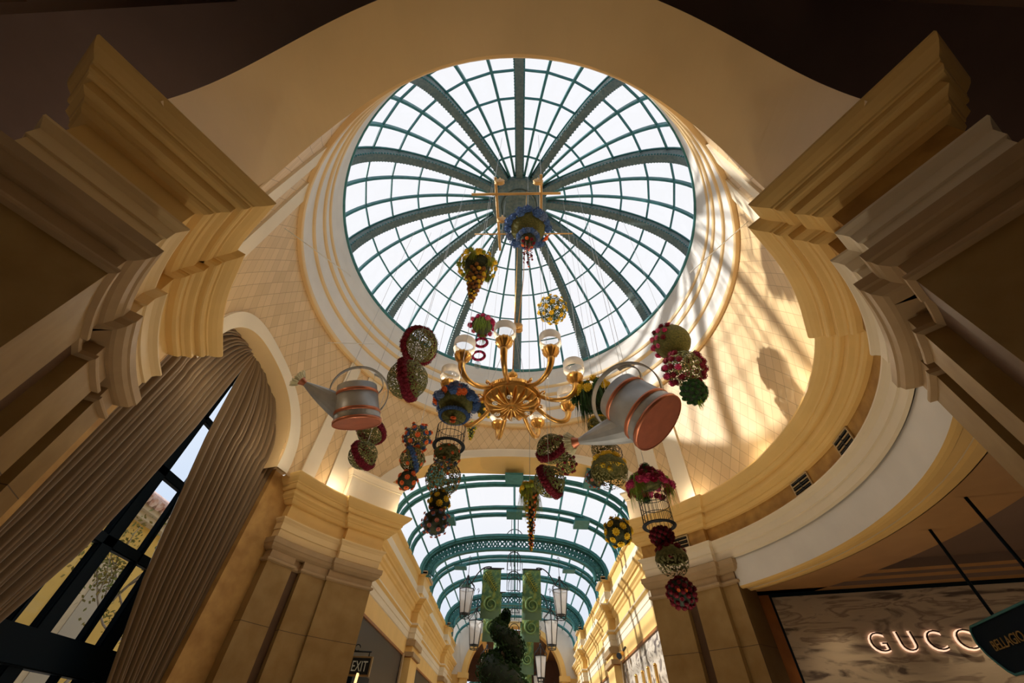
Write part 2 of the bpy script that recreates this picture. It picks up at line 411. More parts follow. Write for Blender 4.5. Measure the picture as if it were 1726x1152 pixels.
pR=[outward(ocR,1),ocR,jc(6.33,1),pol(6.33,140.5)]+arc(6.35,140.4,136)+arc(6.17,136,131.2)+arc(6.33,131.2,128.5)+arc(6.17,128.5,123.7)+[pol(6.9,123.7)]
right_near_ab=[outward(ocR,1),ocR,jc(6.33,1),pol(6.33,140.6),pol(6.14,140.5)]+arc(6.14,139,123.7)+[pol(6.9,123.7)]
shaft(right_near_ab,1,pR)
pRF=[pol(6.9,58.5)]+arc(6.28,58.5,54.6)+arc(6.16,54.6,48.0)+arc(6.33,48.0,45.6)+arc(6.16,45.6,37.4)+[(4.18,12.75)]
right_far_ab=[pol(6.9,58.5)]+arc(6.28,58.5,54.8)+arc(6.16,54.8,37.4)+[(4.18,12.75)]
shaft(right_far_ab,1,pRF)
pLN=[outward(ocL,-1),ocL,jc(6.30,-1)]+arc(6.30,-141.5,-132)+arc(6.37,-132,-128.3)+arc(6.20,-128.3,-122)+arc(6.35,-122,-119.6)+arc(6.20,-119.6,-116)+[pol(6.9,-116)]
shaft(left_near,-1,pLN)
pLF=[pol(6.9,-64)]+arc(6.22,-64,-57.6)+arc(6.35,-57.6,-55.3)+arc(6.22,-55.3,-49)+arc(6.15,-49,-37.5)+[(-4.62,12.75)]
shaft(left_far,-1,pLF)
# reveals beside the window under the arch
mb=MB()
for a0,a1 in ((-116.5,-110.8),(-70.6,-63.5)):
    colwall(mb,6.45,a0,a1,FLOOR,5.0,2)
for a in (-110.8,-70.6): mb.quad(pol(6.1 if 0 else 6.45,a,FLOOR),pol(7.6,a,FLOOR),pol(7.6,a,5.05),pol(6.45,a,5.05))
struct('wall_west',mb,mat('mottled ochre stucco',(.60,.36,.12),.6,nscale=3,col2=(.42,.23,.07)))
# light-tight backing of the rotunda behind the entablature
mb=MB()
for a0,a1 in ((39,141),(-64,-39),(-141,-112)):
    colwall(mb,6.6,a0,a1,3.0 if a0==39 else FLOOR,5.0,3)
    n=int(abs(a1-a0)/3)+1
    for i in range(n):
        p,q=a0+(a1-a0)*i/n,a0+(a1-a0)*(i+1)/n
        mb.quad(pol(RW-.02,p,4.95),pol(RW-.02,q,4.95),pol(6.6,q,4.95),pol(6.6,p,4.95))
struct('wall_backing',mb,M_cream)
# impost blocks beside the far arch
def impost(a0,a1,s):
    pth=[pol(6.3,a0)]+arc(5.93,a0,a1,3)+[pol(6.5,a1)]
    pr=[(-.2,5.93),(.12,5.93),(.12,5.88),(.07,5.82),(.03,5.74),(.03,5.70),(0,5.69),(0,4.95)]
    sweep(pth,pr,[0]*(len(pr)-1),[M_cream],side=s)
impost(-52.7,-36.5,-1); impost(52.7 if 0 else 46.0,36.5,1)
# ---------------- shop front bay on the right (under the curved white fascia)
mb=MB(); colwall(mb,6.30,123.5,58,3.02,3.60,1.5); struct('trim_%d'%k,mb,M_white,label='smooth white curved fascia over the shop front'); k+=1
pr=[(6.30,3.02),(6.34,2.99),(6.40,2.98),(6.44,3.01),(6.62,3.02),(6.66,2.99),(6.72,2.99),(6.76,3.03),(6.9,3.03)]
mb=MB()
for i in range(len(pr)-1):
    (r0,z0),(r1,z1)=pr[i],pr[i+1]
    for j in range(34):
        a,b=124-66*j/34,124-66*(j+1)/34
        mb.add([pol(r0,a,z0),pol(r0,b,z0),pol(r1,b,z1),pol(r1,a,z1)],[(0,1,2,3)],0)
struct('trim_%d'%k,mb,M_gold,label='ochre curved moulding under the white fascia'); k+=1
M_shopc=mat('brown orange ceiling',(.48,.27,.11),.5,noise=.15,nscale=1.5)
mb=MB()
# ceiling ring out to a flat field with a long coffer
for j in range(40):
    a,b=126-70*j/40,126-70*(j+1)/40
    mb.add([pol(6.88,a,3.03),pol(6.88,b,3.03),pol(8.0,b,3.03),pol(8.0,a,3.03)],[(0,1,2,3)],0)
    mb.add([pol(8.0,a,3.03),pol(8.0,b,3.03),pol(8.0,b,3.35),pol(8.0,a,3.35)],[(0,1,2,3)],1)
for j in range(40):
    a,b=126-70*j/40,126-70*(j+1)/40
    mb.quad(pol(8.0,a,3.35),pol(8.0,b,3.35),pol(16,b,3.35),pol(16,a,3.35),1)
for (o,z) in ((.55,3.03),(.62,3.10),(.80,3.14),(.95,3.22)):
    pass
struct('ceiling_shop',mb,[M_shopc,M_dark])
# marble shop wall
A=Vector((6.08,10.957,0)); B=Vector((10.65,9.323,0)); dx=(B-A).normalized(); nm=Vector((-dx.y,dx.x,0))*-1
def onw(s,z,o=0.0):
    p=A+dx*s+nm*o; return (p.x,p.y,z)
mb=MB(); mb.quad(onw(0,FLOOR),onw(8,FLOOR),onw(8,3.03),onw(0,3.03)); ms=struct('wall_shop',mb,M_marble,label='veined marble shop front wall')
M_wood=mat('orange brown wood',(.36,.14,.04),.4,noise=.2)
mb=MB()
pts=[(-.02,0),(-.24,0)]
mb.add([onw(-.03,FLOOR,.06),onw(-.03,3.0,.06),onw(-.26,3.0,.06),onw(-.26,FLOOR,.06),onw(-.03,FLOOR,0),onw(-.03,3.0,0),onw(-.26,3.0,-.1),onw(-.26,FLOOR,-.1)],[(0,1,2,3),(4,5,1,0),(3,2,6,7)])
struct('trim_%d'%k,mb,M_wood); k+=1
mb=MB()
mb.add([onw(-.03,FLOOR,.05),onw(-.03,3.0,.05),onw(.02,3.0,.05),onw(.02,FLOOR,.05),onw(-.03,3.03,.05),onw(8,3.03,.05),onw(8,2.95,.05),onw(-.03,2.95,.05)],[(0,1,2,3),(4,5,6,7)])
struct('trim_%d'%k,mb,M_navy); k+=1
# ceiling border along the marble wall with stepped coffer moulding
mb=MB()
for (o0,z0,o1,z1,mi) in ((0,3.03,.30,3.03,0),(.30,3.03,.34,3.10,1),(.34,3.10,.50,3.12,0),(.50,3.12,.53,3.17,1),(.53,3.17,.68,3.19,0),(.68,3.19,.72,3.35,1)):
    mb.quad(onw(-.3,z0,o0),onw(8,z0,o0),onw(8,z1,o1),onw(-.3,z1,o1),mi)
struct('trim_%d'%k,mb,[M_shopc,M_dark]); k+=1
mb=MB(); mb.quad(pol(6.9,58.5,FLOOR),onw(-.26,FLOOR,0),onw(-.26,3.6,0),pol(6.9,58.5,3.6)); mb.quad(pol(6.9,58.5,FLOOR),pol(6.25,58.5,FLOOR),pol(6.25,58.5,3.6),pol(6.9,58.5,3.6))
struct('wall_shop_jamb',mb,M_pierd)
mb=MB(); mb.quad(pol(6.2,123.6,FLOOR),pol(9,123.6,FLOOR),pol(9,123.6,4.9),pol(6.2,123.6,4.9)); mb.quad((13.5,-9,FLOOR),(13.5,13,FLOOR),(13.5,13,9.8),(13.5,-9,9.8))
struct('wall_east',mb,M_pierd)
# ---------------- entrance bay round the camera
mb=MB()
for j in range(56):
    a,b=110+140*j/56,110+140*(j+1)/56
    mb.quad(pol(7.24,a,9.7),pol(7.24,b,9.7),pol(22,b,9.7),pol(22,a,9.7))
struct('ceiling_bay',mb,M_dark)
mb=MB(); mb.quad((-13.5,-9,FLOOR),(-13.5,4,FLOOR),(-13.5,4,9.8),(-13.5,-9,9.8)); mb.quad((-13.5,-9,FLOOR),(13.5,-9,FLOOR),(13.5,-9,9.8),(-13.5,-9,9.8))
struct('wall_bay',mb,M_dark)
# beams of the bay beyond the near piers
for s in (-1,1):
    mb=MB()
    mb.box(min(s*5.3,s*6.0)+CX,max(s*5.3,s*6.0)+CX,-8,.2,4.2,9.7,0)
    mb.box(min(s*5.15,s*5.3)+CX,max(s*5.15,s*5.3)+CX,-8,.1,4.1,4.35,1); mb.box(min(s*5.05,s*5.3)+CX,max(s*5.05,s*5.3)+CX,-8,.1,5.0,5.3,1)
    struct('trim_%d'%k,mb,[M_dark,M_pierd]); k+=1
# outer walls closing the rotunda pier backs to daylight
mb=MB()
mb.quad((4.4,13,3.0),(14,13,3.0),(14,13,9.7),(4.4,13,9.7)); 
mb.quad((5,12,3.3),(14,12,3.3),(14,12,FLOOR),(5,12,FLOOR))
struct('wall_outer',mb,M_dark)
# ---------------- dome
DA=6.42; DB=4.95
def dome_z(r): return 11.95+DB*math.sqrt(max(0,1-(r/DA)**2))
dome=bpy.data.objects.new('window_1',None); COL.objects.link(dome); dome.location=(CX,CY,12.2); dome['kind']='structure'; dome['label']='round glass dome skylight with twelve green steel ribs'
dome.empty_display_size=.2
def dl(r,az,z): a=R(az); return (r*math.sin(a),r*math.cos(a),z-12.2)
rings=[6.0,5.80,5.1,4.2,3.1,2.0,.95]
mb=MB()
rr=[6.40,6.2,5.9,5.6,5.25,4.9,4.45,3.9,3.35,2.7,2.1,1.5,.9]
for i in range(len(rr)-1):
    for j in range(72):
        a,b=5*j,5*j+5
        mb.add([dl(rr[i],a,dome_z(rr[i])+.09),dl(rr[i],b,dome_z(rr[i])+.09),dl(rr[i+1],b,dome_z(rr[i+1])+.09),dl(rr[i+1],a,dome_z(rr[i+1])+.09)],[(0,1,2,3)],0)
mb.build('glass_pane',M_glass,dome)
def ribmesh(width,depth,r0,r1,n=26,base=0.0):
    mb=MB(); t0=math.acos(min(1,r0/DA)); t1=math.acos(r1/DA); rows=[]
    for i in range(n+1):
        t=t0+(t1-t0)*i/n; r=DA*math.cos(t); z=DB*math.sin(t)-.25; h=width/2
        nr=Vector((0,math.cos(t)/DA,math.sin(t)/DB)).normalized()
        p=Vector((0,r,z))+nr*base; q=p-nr*depth
        rows.append([(-h,p.y,p.z),(h,p.y,p.z),(h,q.y,q.z),(-h,q.y,q.z)])
    for i in range(n):
        a,b=rows[i],rows[i+1]
        for j in range(4):
            jn=(j+1)%4; mb.add([a[j],b[j],b[jn],a[jn]],[(0,1,2,3)],0)
    return mb,rows
mb,rows=ribmesh(.27,.34,6.38,.75)
# ornamental studs along the rib edges and raised panel on the underside
for i in range(0,len(rows)-1):
    for t in (0,.5):
        a=[Vector(rows[i][j]).lerp(Vector(rows[i+1][j]),t) for j in range(4)]
        for s,j in ((-1,3),(1,2)):
            c=a[j]*.86+a[0 if s<0 else 1]*.14
            mb.sphere((c.x+s*.012,c.y,c.z),.035,6,4,1)
        c=(a[2]+a[3])/2; d=(Vector(rows[i+1][2])-Vector(rows[i][2])).normalized()
        u=Vector((1,0,0)); w=d.cross(u)
        for sx in (-1,0,1):
            q=c+u*sx*.055; mb.add([q-d*.03-w*.0-u*.018+w*.008,q-d*.03+u*.018+w*.008,q+d*.05+u*.018+w*.008,q+d*.05-u*.018+w*.008],[(0,1,2,3)],1)
ribm=mb.mesh('rib',[M_rib,M_teal])
mb2=MB()
tm,_=ribmesh(.085,.12,6.38,1.0,20,.03); tmull=tm.mesh('mullion',M_teal)
fl,_=ribmesh(.36,.05,6.38,.8,24,.04); fla=fl.mesh('rib_flange',M_teal)
for i in range(12):
    for nm_,me_ in (('rib',ribm),('rib_flange',fla)):
        o=bpy.data.objects.new(nm_,me_); COL.objects.link(o); o.parent=dome; o.rotation_euler=(0,0,R(30*i))
    for q in (9.2,11.2,18.8,20.8) if False else (10,20):
        o=bpy.data.objects.new('mullion',tmull); COL.objects.link(o); o.parent=dome; o.rotation_euler=(0,0,R(30*i+q))
for rg in rings[1:-1]:
    mb=MB(); pts=[dl(rg,10*j,dome_z(rg)-.03) for j in range(36)]
    for j in range(36):
        mb.tube([pts[j],pts[(j+1)%36]],.04,4,0,smooth=False)
    mb.build('glazing_ring',M_teal,dome)
mb=MB()
mb.lathe([(6.02,12.24-12.2),(5.93,12.24-12.2),(5.93,12.34-12.2),(6.02,12.40-12.2)],n=96); mb.build('foot_ring',M_teal,dome)
mb=MB(); hz=dome_z(.9)-12.2
mb.lathe([(1.18,hz-.1),(1.18,hz-.42),(1.12,hz-.48),(.80,hz-.50),(.80,hz-.42),(.74,hz-.40),(.74,hz-.46),(.68,hz-.48),(.66,hz-.40),(.60,hz-.34),(.30,hz-.33),(.26,hz-.37),(.18,hz-.38),(.0,hz-.40)],n=48); hub=mb.build('hub',M_rib,dome)
mb=MB()
for j in range(36):
    a=10*j; p=dl(1.19,a,12.2+hz-.26); mb.sphere(p,.05,6,4)
mb.build('hub_stud',M_teal,dome)
# ---------------- gallery
GX=4.4; G0=12.75; G1=36.0
def zg(o,z): return (o,z)
GENT=[(0,6.05),(.10,6.05),(.10,5.98),(.05,5.93),(0,5.9),(0,5.55),(.03,5.5),(.03,5.2),(0,5.15),(0,5.0),(.30,4.98),(.30,4.93),(.25,4.86),(.19,4.80),(.17,4.76),(.12,4.74),(.12,4.62),(.06,4.56),(.04,4.50),(0,4.46),(0,4.10),(.06,4.08),(.10,4.05),(.10,4.0),(.04,3.92),(.04,3.75),(.02,3.73),(.02,3.55),(0,3.52),(0,3.02),(.03,3.0),(.03,2.93),(0,2.92)]
GM=[]
for i in range(len(GENT)-1):
    z=(GENT[i][1]+GENT[i+1][1])/2
    GM.append(1 if (4.9<z<5.0 or 4.0<z<4.09 or 3.53<z<3.92 or 5.2<z<5.5) else (2 if z<3.0 else 0))
def gpath(s):
    x=CX+s*GX; p=[]; y=G0
    ys=[21.0,30.6]
    p=[(x,G0)]
    for c in ys:
        p+=[(x,c-.75),(x-s*.28,c-.75),(x-s*.28,c+.75),(x,c+.75)]
    p+=[(x,G1)]
    return p
for s in (1,-1):
    pth=gpath(s)
    if s==1: pth=pth[::-1]
    sweep(pth,GENT,GM,[M_gold,M_cream,M_wood],side=1 if s==1 else -1, label=None) if False else None
    mbp=sweep(gpath(s),GENT,GM,[M_gold,M_cream,M_wood],side=s,label='ochre entablature along the %s side of the gallery'%('right' if s==1 else 'left'))
    x=CX+s*GX
    mb=MB(); mb.quad((x+s*.02,G0,FLOOR),(x+s*.02,G1,FLOOR),(x+s*.02,G1,3.0),(x+s*.02,G0,3.0))
    struct('wall_gallery_'+('right' if s==1 else 'left'),mb,M_marble if s==1 else mat('grey brown shop front',(.045,.033,.03),.4,noise=.2,nscale=1))
    mb=MB()
    for c in (21.0,30.6):
        y0,y1=c-.75,c+.75; xi=x-s*.28
        a,b=sorted((xi,x+s*.01))
        mb.box(a,b,y0,y1,FLOOR,3.05,0); 
        a,b=sorted((xi-s*.10,x)); mb.box(a,b,y0-.08,y1+.08,2.95,3.1,1); mb.box(a,b,y0-.08,y1+.08,3.3,3.5,1)
        a,b=sorted((xi-s*.12,x)); mb.box(a,b,y0-.1,y1+.1,5.95,6.1,1)
        a,b=sorted((x-s*.02,x)); 
    for y in (19.9,29.5,22.15,31.7):
        a,b=sorted((x-s*.06,x)); mb.box(a,b,y-.09,y+.09,FLOOR,3.0,1)
    struct('trim_%d'%k,mb,[M_gold,M_cap]); k+=1
# gallery skylight
sky=bpy.data.objects.new('window_2',None); COL.objects.link(sky); sky.location=(CX,13,6.05); sky['kind']='structure'; sky['label']='long vaulted glass skylight over the gallery with green arched ribs'
def vz(d): return ell(d,4.42,1.86,5.98-6.05,2.4)
VN=24
def vpt(i,off=0.0,dz=0.0):
    t=PI*i/VN; cs,sn=math.cos(t),math.sin(t); n=2.4
    return Vector((4.42*math.copysign(abs(cs)**(2/n),cs),0,5.98-6.05+1.86*abs(sn)**(2/n)))
VP=[vpt(i) for i in range(VN+1)]
def vnorm(i):
    a=VP[max(0,i-1)]; b=VP[min(VN,i+1)]; d=(b-a).normalized(); return Vector((-d.z,0,d.x))*(1)
def arch_band(mb,y0,y1,d0,d1,mi=0):
    """box section arch between offsets d0,d1 towards the inside"""
    for i in range(VN):
        P=[]
        for j in (i,i+1):
            n=vnorm(j); n=n if n.z<0 else -n
            a=VP[j]+n*d0; b=VP[j]+n*d1; P.append((a,b))
        (a,b),(c,d)=P
        V=[(a.x,y0,a.z),(a.x,y1,a.z),(b.x,y0,b.z),(b.x,y1,b.z),(c.x,y0,c.z),(c.x,y1,c.z),(d.x,y0,d.z),(d.x,y1,d.z)]
        mb.add(V,[(2,3,7,6),(0,4,5,1),(0,2,6,4),(1,5,7,3)],mi)
mb=MB()
for i in range(VN):
    a,b=VP[i],VP[i+1]; mb.add([(a.x,-.4,a.z+.02),(b.x,-.4,b.z+.02),(b.x,22.9,b.z+.02),(a.x,22.9,a.z+.02)],[(0,1,2,3)])
mb.build('glass_pane',M_glass,sky)
GR=[.15,1.35,1.8,4.1,4.7,7.3]
def rib_at(y,orn=False):
    mb=MB()
    if not orn:
        arch_band(mb,y-.11,y+.11,.0,.09); arch_band(mb,y-.05,y+.05,.09,.14)
        mb.build('rib',M_teal,sky)
    else:
        arch_band(mb,y-.22,y+.22,.0,.12); arch_band(mb,y-.16,y+.16,.12,.2)
        arch_band(mb,y-.12,y+.12,.60,.70)
        # openwork scrolls between the two flanges
        for i in range(VN):
            for h in (0,.5):
                a=VP[i].lerp(VP[i+1],h); b=VP[i].lerp(VP[i+1],h+.5); n=vnorm(i); n=n if n.z<0 else -n
                o1,o2=.2,.6
                def Q(u,v): p=a.lerp(b,u)+n*(o1+(o2-o1)*v); return (p.x,y,p.z)
                mb.tube([Q(.5+.46*math.cos(t),.5+.44*math.sin(t)) for t in [k_*PI/4 for k_ in range(8)]],.036,4,0,closed=True)
                mb.tube([Q(0,0),Q(.3,.35),Q(.5,.5),Q(.7,.75),Q(1,1)],.034,4)
                mb.tube([Q(0,1),Q(.3,.65),Q(.5,.5),Q(.7,.25),Q(1,0)],.034,4)
                mb.sphere(Q(.5,.5),.07,6,4)
        mb.build('ornamental_arch',M_teal,sky)
for y in (1.45,2.0,4.1,4.8,10.0,10.6,13.0,13.6,19.4,20.0,22.4): rib_at(y)
rib_at(7.3,True); rib_at(16.8,True)
for i in (3,5,7,9,12,15,17,19,21):
    p=VP[i]; n=vnorm(i); n=n if n.z<0 else -n; q=p+n*.08
    y0_=math.sqrt(max(0,7.25**2-q.x**2))-5.90
    mb=MB(); mb.tube([(q.x,y0_,q.z),(q.x,22.9,q.z)],.045,4,0,smooth=False); mb.build('mullion',M_teal,sky)
mb=MB()
for sx in (-1,1):
    for (y0,y1) in ((-.2,1.1),(3.9,4.8),(10.0,10.6),(13,13.6)):
        p=VP[7 if sx>0 else 17]; mb.box(p.x-.32,p.x+.32,y0,y1,p.z-.3,p.z-.18,0)
for (y0,y1) in ((.8,1.5),(3.95,4.75)): p=VP[12]; mb.box(-.35,.35,y0,y1,p.z-.3,p.z-.2,0)
mb.build('service_box',M_teal,sky)
# end wall of the gallery with its arch and the room beyond
mb=MB(); GE=35.9; N=40
def arcp(t,a,b,z0): return (CX+a*math.cos(t),z0+b*math.sin(t))
for i in range(N):
    t,u=PI*i/N,PI*(i+1)/N
    o0,o1=arcp(t,4.42,1.95,5.98),arcp(u,4.42,1.95,5.98); i0,i1=arcp(t,3.35,2.9,4.35),arcp(u,3.35,2.9,4.35); j0,j1=arcp(t,3.7,3.2,4.35),arcp(u,3.7,3.2,4.35)
    mb.quad((j0[0],GE,j0[1]),(j1[0],GE,j1[1]),(CX+4.5*math.cos(u) ,GE,8.4),(CX+4.5*math.cos(t),GE,8.4),0)
    mb.quad((i0[0],GE-.1,i0[1]),(i1[0],GE-.1,i1[1]),(j1[0],GE-.1,j1[1]),(j0[0],GE-.1,j0[1]),1)
    mb.quad((j0[0],GE-.1,j0[1]),(j1[0],GE-.1,j1[1]),(j1[0],GE,j1[1]),(j0[0],GE,j0[1]),1)
    mb.quad((i0[0],GE-.1,i0[1]),(i1[0],GE-.1,i1[1]),(i1[0],GE+1,i1[1]),(i0[0],GE+1,i0[1]),1)
for s in (-1,1):
    a,b=sorted((CX+s*3.35,CX+s*4.5)); mb.box(a,b,GE,GE+1,FLOOR,4.35,1); a,b=sorted((CX+s*3.2,CX+s*3.95)); mb.box(a,b,GE-.25,GE+.3,4.15,4.45,1); a,b=sorted((CX+s*3.35,CX+s*3.8)); mb.box(a,b,GE-.15,GE,FLOOR,4.2,1)
    a,b=sorted((CX+s*3.7,CX+s*4.6)); mb.quad((a,GE+.03,4.3),(b,GE+.03,4.3),(b,GE+.03,8.4),(a,GE+.03,8.4),0)
struct('wall_gallery_end',mb,[M_white,M_gold])
M_brownpanel=mat('brown timber ceiling',(.10,.045,.025),.5,noise=.1)
mb=MB()
mb.quad((-6,GE+1,7.2),(6,GE+1,7.2),(6,GE+9,6.6),(-6,GE+9,6.6),0)
for x in (-2.6,-.9,.8,2.5): mb.box(x-.16,x+.16,GE+1,GE+9,6.55,6.75,1)
mb.quad((-6,GE+9,5.0),(6,GE+9,5.0),(6,GE+9,7.0),(-6,GE+9,7.0),0)
struct('ceiling_far',mb,[M_brownpanel,M_gold])
mb=MB(); mb.quad((-6,GE+20,FLOOR),(6,GE+20,FLOOR),(6,GE+20,6),(-6,GE+20,6)); 
for s in (-6,6): mb.quad((s,GE+1,FLOOR),(s,GE+20,FLOOR),(s,GE+20,6.9),(s,GE+1,6.9))
struct('wall_far',mb,M_gold)
far=bpy.data.objects.new('window_3',None); COL.objects.link(far); far.location=(CX,GE+9,5.0); far['kind']='structure'; far['label']='distant vaulted skylight seen through the end arch'
VS=[Vector((4.2*math.cos(PI*i/16),0,-.6+1.5*math.sin(PI*i/16))) for i in range(17)]
mb=MB()
for i in range(16):
    a,b=VS[i],VS[i+1]; mb.quad((a.x,0,a.z),(b.x,0,b.z),(b.x,10,b.z),(a.x,10,a.z))
mb.build('glass_pane',M_glass,far)
for y in (.2,1.6,3,3.5,5,6.4,8): 
    mb=MB(); mb.tube([(p.x,y,p.z-.12) for p in VS],.12 if y!=3 else .2,4,0,smooth=False); mb.build('rib',M_teal,far)
for i in (3,6,8,10,13): mb=MB(); mb.tube([(VS[i].x,0,VS[i].z-.08),(VS[i].x,10,VS[i].z-.08)],.05,4,0,smooth=False); mb.build('mullion',M_teal,far)
# ================================================================= WINDOW UNDER THE ARCH
win=bpy.data.objects.new('window_4',None); COL.objects.link(win); win.location=(-7.4,7.0,FLOOR); win['kind']='structure'; win['label']='tall dark framed arched window behind the brown curtains'
def wb(name,y0,y1,z0,z1,d=.05,x=-7.4,m=None):
    mb=MB(); mb.box(x-d,x+d,y0,y1,z0,z1); mb.box(x+d,x+d+.03,y0+.025,y1-.025,z0+.02,z1-.02); o=mb.build(name,m or M_navy,None); o.parent=win; o.matrix_parent_inverse=Matrix.Translation((7.4,-7.0,-FLOOR)); return o
for y,wd in ((4.6,.16),(5.35,.05),(6.05,.16),(6.78,.05),(7.33,.15),(8.15,.05),(8.72,.16),(9.5,.05),(10.2,.2)): wb('mullion',y-wd,y+wd,FLOOR,7.2)
for z,h in ((2.53,.09),(3.92,.09),(5.3,.07),(6.5,.08),(.1,.1)): wb('transom',4.4,10.4,z-h,z+h)
wb('transom',4.4,10.4,.78,1.22,.10)
mb=MB(); mb.quad((-7.42,4.3,FLOOR),(-7.42,10.4,FLOOR),(-7.42,10.4,7.3),(-7.42,4.3,7.3)); o=mb.build('glass_pane',M_wglass); o.parent=win; o.matrix_parent_inverse=Matrix.Translation((7.4,-7.0,-FLOOR))
# box reveal behind the arch so that no daylight leaks past
mb=MB()

for j in range(16):
    a,b=-116+48*j/16,-116+48*(j+1)/16
    mb.quad(pol(6.2,a,7.28),pol(6.2,b,7.28),pol(8.2,b,7.28),pol(8.2,a,7.28))
    mb.quad(pol(6.25,a,7.28),pol(6.25,b,7.28),pol(6.25,b,7.6),pol(6.25,a,7.6))
mb.quad((-7.45,4.3,FLOOR),(-7.45,4.3,7.3),(-6.0,4.3,7.3),(-6.0,4.3,FLOOR)); mb.quad((-7.45,10.35,FLOOR),(-7.45,10.35,7.3),(-6.0,10.35,7.3),(-6.0,10.35,FLOOR))
struct('wall_window_reveal',mb,M_soffit)
# ---------------- curtains
def curtain_mat():
    m=bpy.data.materials.new('brown drapery'); m.use_nodes=True; n=m.node_tree; b=n.nodes['Principled BSDF']; b.inputs['Roughness'].default_value=.75
    b.inputs['Base Color'].default_value=(.20,.125,.055,1); b.inputs['Sheen Weight'].default_value=.3
    return m
M_curt=curtain_mat()
def interp(tab,z):
    if z>=tab[0][0]: return tab[0][1]
    for (z0,a0),(z1,a1) in zip(tab,tab[1:]):
        if z>=z1: return a0+(a1-a0)*(z-z0)/(z1-z0)
    return tab[-1][1]
CL_R=[(6.9,-91.4),(6.31,-91.7),(4.63,-92.3),(3.24,-93.6),(2.07,-95.3),(1.08,-98.5),(-1.6,-106)]
CR_L=[(6.9,-91.4),(6.35,-91.4),(4.69,-88.8),(3.36,-85.7),(2.13,-82.9),(.74,-78.5),(-1.6,-73.5)]
def curtain(name,lo,hi,nf,ph,label):
    mb=MB(); NZ=70; NU=nf*8
    for i in range(NZ+1):
        z=6.95-(6.95+1.55)*i/NZ
        a0,a1=lo(z),hi(z)
        for j in range(NU+1):
            u=j/NU; a=a0+(a1-a0)*u
            w=abs(a1-a0)*R(1)*6.6/nf
            amp=min(.11,.5*w+.015)
            t=u*nf*2*PI+ph; edge=min(1,min(u,1-u)*6+.15)
            f=math.sin(t+.55*math.sin(t*.37+1.3)+.3*math.sin(z*.9+u*5)); f=math.copysign(abs(f)**.7,f)
            r=6.62+edge*(amp*f+.03*math.sin(t*.31+z*.4))
            mb.v.append(pol(r,a,z))
    for i in range(NZ):
        for j in range(NU):
            o=i*(NU+1)+j; mb.f.append([o,o+1,o+NU+2,o+NU+1]); mb.m.append(0); mb.sm.append(True)
    o=mb.build(name,M_curt); tag(o,label,'curtain',None)
    md=o.modifiers.new('thick','SOLIDIFY'); md.thickness=.015
    return o
def apex_lo(z): return -111.8 if z<5.9 else -111.8+ (z-5.9)*1.5
def arch_az(z,s):
    if z<=5.02: return WC+s*20.5
    q=min(1,(z-5.02)/1.9); return WC+s*(1.6+19.4*max(0,1-q**2.2)**(1/2.2))
curtain('curtain',lambda z:arch_az(z,-1),lambda z:interp(CL_R,z),15,0.4,'brown gathered curtain sweeping down to the left of the arched window opening')
curtain('curtain',lambda z:interp(CR_L,z),lambda z:arch_az(z,1)+.8,14,1.1,'brown gathered curtain falling on the right side of the arched window, beside the stone pier')
# ---------------- outside: ochre building, roof, trees
M_oc=mat('yellow stucco facade',(.66,.42,.10),.8,noise=.12,nscale=1); M_oc2=mat('pale stucco',(.58,.46,.30),.8,noise=.1); M_rooft=mat('terracotta roof tiles',(.45,.20,.13),.8,nscale=6,col2=(.7,.5,.4))
b=empty('building',(-15,8,FLOOR),'yellow stucco building with a pilaster and terracotta roof outside the tall window','building')
def bb(name,m,*bx):
    mb=MB()
    for q in bx: mb.box(*q)
    o=mb.build(name,m); o.parent=b; o.matrix_parent_inverse=Matrix.Translation((15,-8,-FLOOR)); return o
bb('wall',M_oc,(-16,-15,0,22,FLOOR,6.6))
bb('pilaster',M_oc2,(-15.0,-14.7,10.8,12.3,FLOOR,5.4),(-15,-14.65,10.7,12.4,5.0,5.15),(-15,-14.6,10.6,12.5,5.4,5.6))
bb('cornice',M_oc2,(-15.3,-14.4,0,22,6.3,6.6),(-15.3,-14.6,0,22,6.1,6.3))
M_dg=mat('pale panel',(.42,.36,.27),.6)
for ya in (15.9,):
    bb('window_frame',M_oc2,(-15.0,-14.92,ya-.7,ya+.7,-1,4.6)); bb('window_pane',M_dg,(-15.0,-14.90,ya-.45,ya+.45,-.7,4.3))
mb=MB()
for i in range(60):
    y=0+i*.37
    mb.tube([(-14.2,y,6.55),(-17.5,y,8.3)],.17,6,0)
o=mb.build('roof',M_rooft); o.parent=b; o.matrix_parent_inverse=Matrix.Translation((15,-8,-FLOOR))
M_bark=mat('pale bark',(.42,.33,.24),.8,noise=.4,nscale=8); M_leafo=mat('olive leaves',(.20,.24,.06),.7,nscale=3,col2=(.30,.20,.05))
